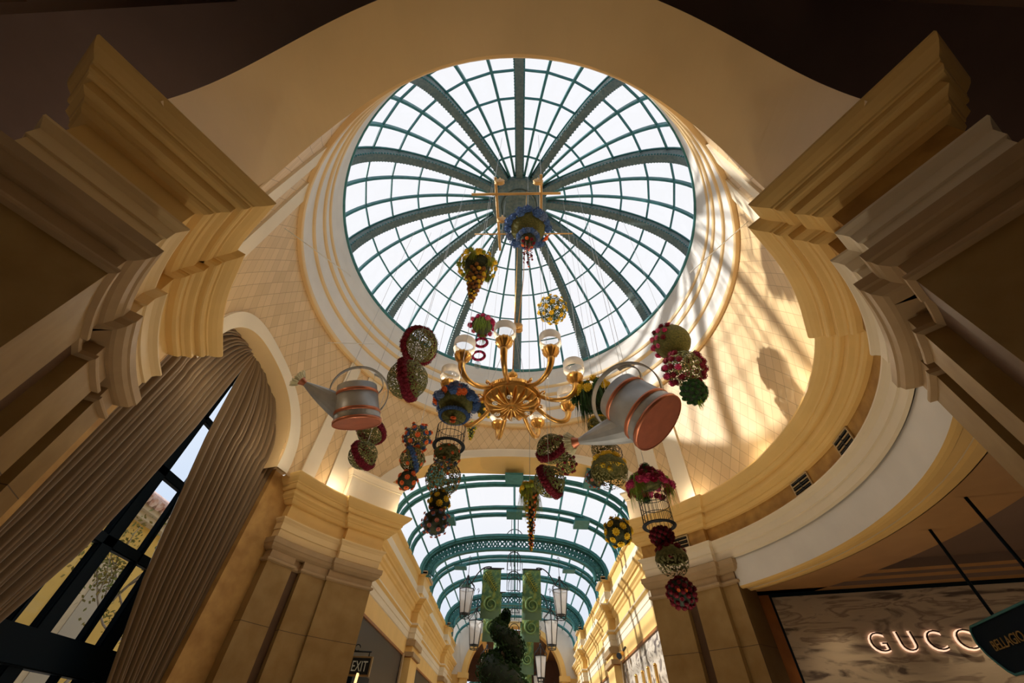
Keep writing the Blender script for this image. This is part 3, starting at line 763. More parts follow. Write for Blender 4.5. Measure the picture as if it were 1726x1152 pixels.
def tree(x,y,h,label,seed,lean=0,n_leaf=1500,sp=2.2):
    rnd=random.Random(seed); t=empty('tree',(x,y,FLOOR),label,'tree','trees outside the tall window')
    mb=MB(); tips=[]
    def br(p,d,l,r,dep):
        pts=[p]; q=p
        for i in range(4):
            d=(d+Vector((rnd.uniform(-.3,.3),rnd.uniform(-.3,.3),rnd.uniform(-.15,.2)))).normalized(); q=q+d*l/4; pts.append(q)
        mb.tube(pts,r,5,0,rs=[r*(1-.12*i) for i in range(5)])
        if dep==0: tips.append(q); tips.append(pts[2]); return
        for i in range(3): br(pts[2+i%3],(d+Vector((rnd.uniform(-1,1),rnd.uniform(-1,1),rnd.uniform(-.2,.7)))).normalized(),l*.62,r*.6,dep-1)
    br(Vector((0,0,0)),Vector((0,lean,1)).normalized(),h*.5,.09,3)
    mb.build('trunk',M_bark,t)
    lb=MB()
    for i in range(n_leaf):
        c=rnd.choice(tips)+Vector((rnd.gauss(0,.25),rnd.gauss(0,.25),rnd.gauss(0,.25)))
        a=Vector((rnd.uniform(-1,1),rnd.uniform(-1,1),rnd.uniform(-1,1))).normalized(); e=a.cross(Vector((rnd.uniform(-1,1),1,.3))).normalized(); s=rnd.uniform(.04,.09)
        lb.add([c-a*s,c+e*s*.5,c+a*s,c-e*s*.5],[(0,1,2,3)])
    lb.build('foliage',M_leafo,t)
tree(-11.4,12.9,8.6,'bare branched leafy tree seen high through the window gap between the curtains',3,n_leaf=2600)
tree(-10.0,8.7,2.6,'small pale barked tree low behind the window panes',5,.2,160)
# ================================================================= HANGING FLOWERS
def moss_mat(name,c1,c2,hole,scale=26):
    m=bpy.data.materials.new(name); m.use_nodes=True; n=m.node_tree; b=n.nodes['Principled BSDF']; b.inputs['Roughness'].default_value=.9
    t=n.nodes.new('ShaderNodeTexCoord'); no=n.nodes.new('ShaderNodeTexNoise'); no.inputs['Scale'].default_value=scale; no.inputs['Detail'].default_value=3
    r=n.nodes.new('ShaderNodeValToRGB'); r.color_ramp.elements[0].position=.35; r.color_ramp.elements[1].position=.65; r.color_ramp.elements[0].color=(*c1,1); r.color_ramp.elements[1].color=(*c2,1)
    n.links.new(t.outputs['Object'],no.inputs['Vector']); n.links.new(no.outputs['Fac'],r.inputs[0]); n.links.new(r.outputs[0],b.inputs['Base Color'])
    if hole>0:
        no2=n.nodes.new('ShaderNodeTexNoise'); no2.inputs['Scale'].default_value=scale*.75; no2.inputs['Detail'].default_value=4; n.links.new(t.outputs['Object'],no2.inputs['Vector'])
        lt=n.nodes.new('ShaderNodeMath'); lt.operation='GREATER_THAN'; lt.inputs[1].default_value=hole; n.links.new(no2.outputs['Fac'],lt.inputs[0]); n.links.new(lt.outputs[0],b.inputs['Alpha'])
    return m
M_moss=moss_mat('moss',(.075,.085,.02),(.16,.15,.04),0)
M_mosso=moss_mat('open moss mesh',(.075,.085,.02),(.19,.18,.05),.475,42)
M_mossl=moss_mat('sparse moss mesh',(.10,.10,.03),(.22,.20,.07),.515,42)
M_lace=moss_mat('dark green lace foliage',(.03,.05,.02),(.07,.10,.03),.50,40)
M_dmoss=moss_mat('dark moss',(.012,.02,.010),(.04,.045,.015),0)
def flat(name,c,rough=.7): return mat(name,c,rough,noise=.25,nscale=14)
M_red=flat('dark red celosia',(.24,.012,.03)); M_mag=flat('magenta petals',(.62,.04,.16)); M_pink=flat('pink petals',(.90,.16,.34)); M_or=flat('orange petals',(1.0,.26,.07)); M_yel=flat('yellow petals',(1.0,.70,.05)); M_blue=flat('blue hydrangea',(.09,.18,.42)); M_blue2=flat('pale blue hydrangea',(.17,.24,.42)); M_salm=flat('salmon petals',(.75,.28,.20)); M_grn=flat('bright green foliage',(.30,.45,.06)); M_dgrn=flat('deep green foliage',(.03,.10,.02)); M_crm=flat('cream bristles',(.90,.85,.60)); M_brn=flat('russet pods',(.38,.16,.04)); M_core=flat('dark core',(.02,.03,.015))
M_lime=flat('lime foliage',(.36,.42,.05)); M_purp=flat('purple twigs',(.12,.05,.14))
rnd=random.Random(11)
def rose_mesh(name,m,petals=5,layers=4,curl=1.0):
    """unit radius flower facing +z"""
    mb=MB(); c=(0,0,0)
    for L in range(layers):
        k_=petals+L*2 if L<3 else petals+5; f=(L+1)/layers
        for i in range(k_):
            a=2*PI*i/k_+L*.5; w=PI/k_*1.3; r=f*1.0; h=.75*(1-f*.85)*curl
            def P(t,rr,z): return (rr*math.cos(a+t),rr*math.sin(a+t),z)
            mb.add([P(0,r*.25,h*.2-.15),P(-w,r*.75,h*.7),P(0,r,h+.05),P(w,r*.75,h*.7)],[(0,1,2,3)],0,True)
    mb.sphere((0,0,.15),.38,6,4)
    return mb.mesh(name,m)
def cluster_mesh(name,m,n=34,fs=.3,seed=1):
    """unit bumpy hemisphere of florets facing +z"""
    mb=MB(); q=random.Random(seed)
    mb.sphere((0,0,0),.72,8,5)
    for i in range(n):
        z=1-1.5*(i+.5)/n; t=i*2.39996; s=math.sqrt(max(0,1-z*z)); d=Vector((s*math.cos(t),s*math.sin(t),z)); p=d*q.uniform(.72,.98)
        u=d.cross(Vector((q.uniform(-1,1),q.uniform(-1,1),.3))).normalized(); v=d.cross(u); e=fs*q.uniform(.8,1.2)
        mb.add([p+u*e-v*e*.2,p+d*.10+v*e*.5,p-u*e+v*e*.2,p+d*.10-v*e*.5],[(0,1,2,3)]); mb.add([p+v*e,p+d*.07-u*e*.5,p-v*e,p+d*.07+u*e*.5],[(0,1,2,3)])
    return mb.mesh(name,m)
FL={}
for nm_,m in (('orange',M_or),('yellow',M_yel),('red',M_red),('salmon',M_salm),('pink',M_pink),('magenta',M_mag)):
    FL[nm_]=rose_mesh('flower_'+nm_,m)
for nm_,m in (('blue',M_blue),('paleblue',M_blue2),('redc',M_red),('yellowc',M_yel),('pinkc',M_pink),('magc',M_mag),('green',M_dgrn),('creamc',M_crm),('brown',M_brn),('lime',M_lime),('orangec',M_or)):
    FL[nm_]=cluster_mesh('cluster_'+nm_,m,seed=len(nm_))
NAMEF={'green':'leaf_cluster','lime':'leaf_cluster','brown':'seed_pod','redc':'celosia_cluster','blue':'hydrangea_cluster','paleblue':'hydrangea_cluster'}
def put(kind,parent,p,d,s,name=None):
    o=bpy.data.objects.new(name or NAMEF.get(kind,'flower'),FL[kind]); COL.objects.link(o); o.parent=parent; o.location=p
    o.rotation_euler=Vector(d).to_track_quat('Z','Y').to_euler(); o.scale=(s,s,s); return o
def fib(n,jit=0):
    out=[]
    for i in range(n):
        z=1-2*(i+.5)/n; t=i*2.39996+jit; s=math.sqrt(1-z*z); out.append(Vector((s*math.cos(t),s*math.sin(t),z)))
    return out
LASTW=[]
def wire(parent,z0,c,ztop=None,x=0,y=0):
    for (wx,wy,wz) in LASTW[-8:]:
        if abs(wx-c[0])<.30 and abs(wy-c[1])<.30 and wz>c[2]: ztop=c[2]+z0+.05
    LASTW.append((c[0],c[1],c[2]))
    r=math.hypot(c[0]-CX,c[1]-CY)
    zt=ztop or (dome_z(min(r,5.6))-.2)
    mb=MB(); mb.tube([(x,y,z0),(x,y,zt-c[2])],.005,4,0,smooth=False)
    if zt-c[2]>1.6: tag(mb.build('suspension_wire',M_wire,None,c),'thin wire holding the '+' '.join(parent['label'].replace(' the ',' ').split()[:11]),'wire','suspension wires of the hanging flowers')
    else: mb.build('suspension_wire',M_wire,parent)
M_wire=mat('thin steel wire',(.45,.45,.45),.4,.5)
def moss_ball(c,r,label,band=None,bandn=None,mm=None,group=None,bw=.2,bcol='redc',extra=None,wtop=None):
    e=empty('moss_ball',c,label,'moss ball',group)
    mb=MB(); mb.sphere((0,0,0),r,28,18,jit=.012); mb.build('moss_shell',mm or M_mosso,e)
    mb=MB()
    for k_ in range(4):
        t=PI*k_/4; mb.tube([(r*.985*math.cos(a)*math.cos(t),r*.985*math.cos(a)*math.sin(t),r*.985*math.sin(a)) for a in [2*PI*i/24 for i in range(24)]],r*.012,4,0,closed=True)
    for h in (-.5,0,.5): q=math.sqrt(1-h*h)*.985*r; mb.tube([(q*math.cos(a),q*math.sin(a),h*r) for a in [2*PI*i/24 for i in range(24)]],r*.012,4,0,closed=True)
    mb.build('wire_frame',M_black,e)
    if band is not None:
        n=Vector(band).normalized(); u=n.cross(Vector((0,0,1)) if abs(n.z)<.9 else Vector((1,0,0))).normalized(); v=n.cross(u)
        N=bandn or 26
        for i in range(N):
            t=2*PI*i/N
            for q in (-1,1):
                d=(u*math.cos(t+q*.06)+v*math.sin(t+q*.06)+n*q*bw*.45).normalized()
                put(bcol,e,d*r*.99,d,r*bw*rnd.uniform(.85,1.15))
    if extra: extra(e,r)
    wire(e,r,c,wtop); return e
def flower_ball(c,r,n,kind,fs,label,core=None,group=None,ring=None,ringk=None,second=None,wtop=None,cat='flower ball',name='flower_ball'):
    e=empty(name,c,label,cat,group)
    mb=MB(); mb.sphere((0,0,0),r*.86,20,14,jit=.05); mb.build('foliage_core',core or M_dmoss,e)
    for i,d in enumerate(fib(n,rnd.random()*6)):
        kd=kind if isinstance(kind,str) else kind[i%len(kind)]
        if ring: put(ring,e,d*r*.84,d,r*fs*.95)
        put(kd,e,d*r*(.90 if not ring else 1.02),d,r*fs*rnd.uniform(.85,1.15))
    if second:
        for d in fib(second[1],1.0): put(second[0],e,d*r*.84,d,r*second[2])
    wire(e,r,c,wtop); return e
def blades(mb,p0,n,l,w,spread,mi=0,down=1.0,curve=.25):
    for i in range(n):
        a=rnd.uniform(0,2*PI); q=rnd.uniform(0,spread); p=Vector(p0)+Vector((q*math.cos(a),q*math.sin(a),rnd.uniform(-.02,.02)*l))
        L=l*rnd.uniform(.5,1.1); o=Vector((math.cos(a),math.sin(a),0))*L*curve*rnd.uniform(.2,1)
        s=Vector((-math.sin(a),math.cos(a),0))*w
        pts=[p,p+o*.6-Vector((0,0,L*.35*down)),p+o*.9-Vector((0,0,L*.7*down)),p+o-Vector((0,0,L*down))]
        for j in range(3):
            f0,f1=1-j*.25,1-(j+1)*.28
            mb.add([pts[j]-s*f0,pts[j]+s*f0,pts[j+1]+s*f1,pts[j+1]-s*f1],[(0,1,2,3)],mi)
def basket(c,r,label,kinds,bowl=None,trail=None,trailm=None,inner=None,rings=3,dens=1.0,fs=.17,wtop=None,cat='hanging basket',tr_az=None,bowlr=.72,up=0.35,low=-.08):
    e=empty('hanging_basket',c,label,cat)
    mb=MB(); mb.sphere((0,0,0),r*bowlr,26,10,z=.85,jit=.02,hmin=-1,hmax=.15); mb.build('moss_bowl',bowl or M_moss,e)
    n0=int(13*dens)
    for L in range(rings):
        n=n0-L*2; rr=r*(.92-.19*L); z=r*(low+up*L*.8)
        for i in range(n):
            a=2*PI*(i+.5*L)/n+rnd.uniform(-.1,.1); d=Vector((math.cos(a),math.sin(a),.1+L*.6)).normalized()
            p=Vector((rr*math.cos(a),rr*math.sin(a),z+rnd.uniform(-.12,.12)*r)); kd=rnd.choice(kinds)
            put(kd,e,p,d if kd!='orange' else (d+Vector((0,0,-.8))).normalized(),r*fs*rnd.uniform(.8,1.25))
    if trail:
        mb=MB()
        for a in (tr_az or [rnd.uniform(0,360) for _ in range(8)]):
            blades(mb,(r*.75*math.cos(R(a)),r*.75*math.sin(R(a)),0),int(48),r*trail,r*.018,r*.2)
        mb.build('trailing_foliage',trailm or M_grn,e)
    wire(e,0,c,wtop); return e
def cage(c,r,h,label,group=None,wtop=None,rings_=(0,.5,1.0),thick=.06):
    e=empty('bird_cage',c,label,'wire cage',group)
    mb=MB()
    for i in range(22):
        a=2*PI*i/22; mb.tube([(r*math.cos(a),r*math.sin(a),-h/2),(r*math.cos(a),r*math.sin(a),h/2)],r*.018,4,0,smooth=False)
    for f in rings_: mb.tube([(r*math.cos(a),r*math.sin(a),-h/2+h*f) for a in [2*PI*i/28 for i in range(28)]],r*.025,4,0,closed=True)
    mb.build('cage_bars',M_black,e)
    mb=MB()
    for rr,z in ((1.08,-h*.5),(.92,-h*.5)): mb.tube([(r*rr*math.cos(a),r*rr*math.sin(a),z) for a in [2*PI*i/32 for i in range(32)]],r*thick,6,0,closed=True)
    mb.build('cage_ring',M_black,e)
    return e
def moss_dome(c,r,label,top='redc',mm=None,rim=None,flowers=None,lower=None,h0=-.25):
    e=empty('moss_dome',c,label,'moss dome')
    mb=MB(); mb.sphere((0,0,0),r,28,12,hmin=h0,hmax=1,z=.95,jit=.01); mb.build('moss_shell',M_moss,e)
    mb=MB(); mb.sphere((0,0,0),r*.985,28,8,hmin=-.8,hmax=h0,z=.95,jit=.01); mb.build('open_lower_mesh',M_mossl,e)
    if top:
        for i,d in enumerate(fib(60)):
            if d.z>.55: put(top,e,d*r*.97,d,r*.22)
    if flowers:
        for i,d in enumerate(fib(flowers[1],.7)): put(flowers[0],e,d*r,d,r*flowers[2])
    if rim:
        for i in range(26):
            a=2*PI*i/26; d=Vector((math.cos(a)*.8,math.sin(a)*.8,.6)).normalized(); put(rim,e,d*r*.98,d,r*.12)
    wire(e,r,c); return e
def strand(px,py,y):
    b=at(px,py,y); return lambda q,dxp=0,dy=0: Vector((b.x+dxp,b.y+dy,at(px+(q-py)*(px-889)/(py+26),q,y+dy).z))
# ---- cups under the dome
c=at(890,385,5.2); r=mpp(c)*36
e=basket(c,r,'large basket of blue hydrangeas and orange roses hanging highest, near the dome centre',['blue','paleblue','blue','blue','orange'],dens=1.3,fs=.23,bowlr=.80,bowl=M_moss,up=.3)
c2=Vector((c.x,c.y,c.z-r*1.15)); e2=empty('moss_ball',c2,'small moss ball ringed with blue hydrangeas and orange roses under the highest blue basket','moss ball')
mb=MB(); mb.sphere((0,0,0),r*.36,16,10); mb.build('moss_shell',M_dmoss,e2)
for i in range(16):
    a=2*PI*i/16; put('blue' if i%2 else 'paleblue',e2,(r*.42*math.cos(a),r*.42*math.sin(a),r*.1),(math.cos(a),math.sin(a),-.2),r*.16)
for i in range(7):
    a=2*PI*i/7; put('orange' if i%2 else 'red',e2,(r*.25*math.cos(a),r*.25*math.sin(a),-r*.28),(math.cos(a)*.5,math.sin(a)*.5,-1),r*.09)
mb=MB(); mb.tube([(0,0,r*.3),(0,0,r*.9)],.01,4); mb.build('suspension_wire',M_wire,e2)
b0=c2-Vector((0,0,r*.5)); e3=empty('petal_strand',b0,'trailing strings of red and orange petals under the highest blue basket','flower garland')
mb=MB()
for j,(ox,oy) in enumerate(((0,0),(.09,.05),(-.1,.04),(.05,-.09),(-.06,-.08))):
    L=(1.1,.7,.8,.9,.6)[j]; mb.tube([(ox,oy,.1),(ox,oy,-L)],.003,3,0,smooth=False)
    z=-.05
    while z>-L: put(rnd.choice(['red','orange','redc','red']),e3,(ox+rnd.uniform(-.02,.02),oy,z),(rnd.uniform(-1,1),rnd.uniform(-1,1),-.6),rnd.uniform(.022,.045)); z-=rnd.uniform(.07,.13)
mb.build('string',M_wire,e3)
c=at(805,448,5.6); r=mpp(c)*33
e=basket(c,r,'basket of yellow flowers with lime foliage hanging under the dome, left of the blue one',['yellowc','yellowc','yellow','yellow','lime'],dens=1.9,fs=.15,bowl=M_dmoss,trail=.5,trailm=M_lime,bowlr=.66,up=.25)
def cone(c,l,r0,label,kinds,n=90,top=None,name='cone_garland'):
    e=empty(name,c,label,'flower cone')
    mb=MB(); mb.lathe([(r0*.75,0),(r0*.6,-l*.35),(r0*.35,-l*.7),(.01,-l)],n=10); mb.build('core',M_core,e)
    for i in range(n):
        f=(i+.5)/n; rr=r0*(1-f)**.75+.012; a=i*2.39996; put(rnd.choice(kinds),e,(rr*math.cos(a),rr*math.sin(a),-l*f),(math.cos(a),math.sin(a),-.3),r0*.30*(1-.45*f)*rnd.uniform(.8,1.2))
    return e
cone(c-Vector((0,0,r*.5)),r*2.6,r*.42,'tapering cone of russet pods hanging from the yellow basket under the dome',['brown','brown','yellowc','lime','brown'],86)
c=at(931,522,7.2); r=mpp(c)*27
flower_ball(c,r,46,'yellow',.165,'yellow flowered airy ball hanging above the right arms of the chandelier',core=M_lace)
c=at(813,548,7.8); r=mpp(c)*22
basket(c,r,'small basket of magenta flowers with a green tail, left of the tallest chandelier lamp',['magc','redc','pinkc','magc'],fs=.2,bowl=M_dmoss,trail=1.6,tr_az=[250,270,300,90],bowlr=.8)
def wreath(c,r,label):
    e=empty('flower_wreath',c,label,'flower wreath')
    mb=MB(); mb.tube([(r*math.cos(t),0,r*math.sin(t)) for t in [2*PI*i/20 for i in range(20)]],r*.12,6,0,closed=True); mb.build('hoop',M_core,e)
    for i in range(22):
        t=2*PI*i/22; put('magc' if i%3 else 'redc',e,(r*math.cos(t),0,r*math.sin(t)),(math.cos(t),-.7,math.sin(t)),r*.3)
    return e
for py,l in ((578,'upper of two round red flower wreaths below the small magenta basket'),(600,'lower of two round red flower wreaths below the small magenta basket')):
    q=at(811-(py-578)*.2,py,7.8); wreath(q,mpp(q)*10,l)
q=at(805,616,7.8); e=empty('glass_bulb',q,'clear glass bulb hanging at the end below the red wreaths','glass ornament'); mb=MB(); mb.sphere((0,0,0),mpp(q)*6,12,8,z=1.2); mb.build('bulb',glass_mat('clear bulb glass',(.85,.9,.92),.2),e); mb=MB(); mb.tube([(0,0,.05),(0,0,.5)],.004,4); mb.build('suspension_wire',M_wire,e)
# ---- red banded moss balls on the left
for (px,py,y,rp,bd,lab) in ((707,583,6.9,32,(.75,-.5,-.45),'upper large moss ball with a dark red flower band, left of the chandelier'),(687,640,6.3,36,(.95,-.1,.22),'lower large moss ball with a dark red flower band, left of the chandelier'),
        (626,728,8.3,24,(.15,.35,.95),'small moss ball with red flowers partly behind the left watering can'),(612,768,7.9,25,(.85,-.35,.45),'small moss ball with a red band just below the left watering can'),
        (930,757,6.6,27,(-.55,-.75,.45),'upper moss ball edged with dark red flowers, above the gallery skylight'),(926,812,6.2,28,(.80,-.55,.35),'lower moss ball with a dark red band, in front of the gallery skylight')):
    c=at(px,py,y); moss_ball(c,mpp(c)*rp*.94,lab,band=bd,group=None)
c=at(955,782,7.4); flower_ball(c,mpp(c)*19,26,'redc',.15,'mossy ball dotted with red flowers behind the pair of red banded moss balls',core=M_mosso)
# ---- strand of blue and orange things on the left of the chandelier
S=strand(768,684,5.7)
c=S(678); r=mpp(c)*37
basket(c,r,'large basket of blue hydrangeas and orange roses just left of the chandelier dish',['blue','blue','paleblue','orange','blue','paleblue'],dens=1.5,rings=4,fs=.21,bowl=M_moss,bowlr=.8,up=.3)
c2=Vector((c.x,c.y,c.z-r*.78)); e=empty('moss_ball',c2,'round moss disc with a blue rim and two orange roses under the large blue basket','moss ball')
mb=MB(); mb.sphere((0,0,0),r*.56,24,10,z=.5); mb.build('moss_shell',M_moss,e)
for i in range(34):
    a=2*PI*i/34; put('blue',e,(r*.6*math.cos(a),r*.6*math.sin(a),0),(math.cos(a),math.sin(a),-.4),r*.1)
for p in ((0,-.05),(.05,-.28)): put('orange',e,(p[0]*r,p[1]*r,-r*.30),(0,0,-1),r*.15)
c=S(737); r=mpp(c)*24; cage(c,r,r*1.5,'black wire cage with a round ring below the large blue basket')
c=S(770); r=mpp(c)*23
moss_dome(c,r,'mossy half dome dotted with red roses beneath the left wire cage',top=None,flowers=('orange',26,.13),h0=.2)
c=S(806); r=mpp(c)*30; e=moss_ball(c,r,'see-through moss ball with a blue crest and orange roses, left front of the gallery skylight',mm=M_mossl)
for i,d in enumerate(fib(60,.4)):
    if d.z>.8: put('blue',e,d*r,d,r*.15)
    elif i%3==0: put('orange',e,d*r,d,r*.085)
c=S(846); flower_ball(c,mpp(c)*20,22,'yellow',.27,'small dark ball with yellow blooms above the pink starred ball')
c=S(880); flower_ball(c,mpp(c)*23,34,'salmon',.16,'dark green ball dotted with salmon flowers at the foot of the left strand',ring='paleblue')
# ---- strand of three left
S=strand(704,738,7.6)
c=S(738); flower_ball(c,mpp(c)*24,30,'orange',.19,'mossy orange rose ball with blue backing, topmost of the stack of three, left',core=M_mosso,ring='blue')
c=S(775); r=mpp(c)*21; e=moss_ball(c,r,'moss ball wrapped in blue hydrangea bands with orange roses, middle of the stack of three',band=(.85,.2,.5),bandn=22,bcol='blue',bw=.16)
for d in fib(18): put('orange',e,d*r,d,r*.17)
c=S(810); flower_ball(c,mpp(c)*18,20,'orange',.27,'dark ball with bold orange roses, lowest of the stack of three')
# yellow pieces behind the chandelier
S=strand(818,685,8.9)
c=S(690); flower_ball(c,mpp(c)*16,18,'yellowc',.2,'dark ball with yellow blooms behind the chandelier dish')
c=at(796,715,8.6); e=cone(c,.5,.12,'yellow and lime trailing posy behind the left wire cage',['yellowc','lime','yellowc','lime'],40)
# yellow trailing cone before the gallery
c=at(893,826,7.0); r=mpp(c)*17
basket(c,r,'yellow and lime flower basket before the gallery skylight',['yellowc','lime','yellow','lime'],fs=.28,trail=2.6,trailm=M_lime,bowl=M_moss)
cone(c-Vector((-.02,0,r*.4)),at(893,826,7.0).z-at(905,925,7.0).z-r*.2,r*.5,'long russet and gold pod cone ending in a point before the gallery skylight',['brown','brown','orangec','yellowc'],96)
# ---- right middle: yellow green basket behind the can
S=strand(1003,668,6.8)
c=S(668); r=mpp(c)*37
basket(c,r,'yellow edged basket full of green grass behind the right watering can',['yellowc','yellow','green','yellowc'],fs=.19,bowl=M_dmoss,trail=1.3,trailm=M_dgrn,dens=1.2,tr_az=[20,60,120,180,220,260,300,340])
c=S(722); r=mpp(c)*22; moss_dome(c,r,'moss ring with yellow blooms between the grass basket and the right spout',top=None,rim='yellowc',h0=.3)
c=S(758); moss_ball(c,mpp(c)*21,'see-through moss globe behind the right watering can spout',mm=M_mossl)
c=at(1032,766,8.2); e=empty('wire_globe',c,'empty wire globe just right of the moss globe','wire globe'); r=mpp(c)*17
mb=MB()
for k_ in range(6):
    t=PI*k_/6; mb.tube([(r*math.cos(a)*math.cos(t),r*math.cos(a)*math.sin(t),r*math.sin(a)) for a in [2*PI*i/20 for i in range(20)]],.006,4,0,closed=True)
for h in (-.6,-.2,.2,.6): q=math.sqrt(1-h*h)*r; mb.tube([(q*math.cos(a),q*math.sin(a),h*r) for a in [2*PI*i/20 for i in range(20)]],.006,4,0,closed=True)
mb.build('wire_frame',M_black,e); wire(e,r,c)
c=at(1027,796,6.7); r=mpp(c)*31; moss_dome(c,r,'broad moss dome with an open lower half and a yellow crest, right of centre',top='yellowc',h0=.05)
c=at(1004,806,7.6); flower_ball(c,mpp(c)*17,26,'salmon',.16,'small dark ball of blue and salmon flowers behind the broad moss dome',ring='paleblue')
# ---- right top stack
S=strand(1130,572,7.0)
def pink_extra(e,r):
    for i,d in enumerate(fib(70,.3)):
        if d.x<-.35 and d.z>-.5 or d.z>.75: put(rnd.choice(['pinkc','magc','redc','pink']),e,d*r*1.05,d,r*.16)
c=S(577); moss_ball(c,mpp(c)*30,'moss ball with pink flowers, topmost of the stack on the right',mm=M_moss,extra=pink_extra)
def red_extra(e,r):
    for i,d in enumerate(fib(70,.9)):
        if abs(d.x)>.45: put(rnd.choice(['redc','redc','magc']),e,d*r*1.02,d,r*.2)
c=S(622,.05); moss_ball(c,mpp(c)*31,'moss ball with dark red flowers on both sides, middle of the stack on the right',mm=M_mosso,extra=red_extra)
c=S(661,.05); r=mpp(c)*22
e=empty('foliage_ball',c,'dark green foliage ball with a trailing tail, lowest of the stack on the right','foliage ball'); mb=MB(); mb.sphere((0,0,0),r*.9,18,12,jit=.04); mb.build('core',M_core,e)
for d in fib(60): put('green',e,d*r*.88,d,r*.2)
mb=MB(); blades(mb,(r*.5,-.2*r,r*.3),80,r*1.2,r*.02,r*.2); blades(mb,(r*.1,0,-r*.8),60,r*.8,r*.02,r*.2); mb.build('trailing_foliage',M_grn,e)
# ---- right strand with the magenta basket
S=strand(1093,812,6.0)
c=S(808); r=mpp(c)*38
basket(c,r,'big basket of magenta and pink flowers with green ferns, above the right wire cage',['magenta','redc','pink','pink','magenta','green','red','magc'],dens=2.3,fs=.17,rings=5,bowl=M_moss,trail=1.35,trailm=M_grn,tr_az=[-15,190,215],up=.26,low=-.42,bowlr=.60)
c=S(862); r=mpp(c)*24; cage(c,r,r*2.1,'black wire cage with a ring below the big magenta basket',rings_=(0,.33,.66,1))
c=S(905); r=mpp(c)*20
e=empty('flower_ball',c,'flattened dark red flower ball under the right wire cage','flower ball'); mb=MB(); mb.sphere((0,0,0),r*.9,18,12,z=.8); mb.build('core',M_core,e)
for d in fib(64): put('redc',e,(d.x*r*.9,d.y*r*.9,d.z*r*.7),d,r*.2)
c=S(946,.06); r=mpp(c)*27; moss_dome(c,r,'green moss dome crowned with dark red flowers in front of the right pier',top='redc',h0=0.1)
c=S(1000,.08); e=flower_ball(c,mpp(c)*25,64,['redc','redc','red'],.18,'dark red flower ball with two orange blooms, lowest on the right',core=M_core)
for sx in (-.12,.12): put('orange',e,(mpp(c)*25*sx*2-.05,-mpp(c)*25*.95,-.02),(0,-1,-.3),mpp(c)*25*.13)
c=at(1042,897,7.0); flower_ball(c,mpp(c)*25,26,'yellow',.25,'dark round ball with evenly spaced yellow blooms, right of the gallery skylight')
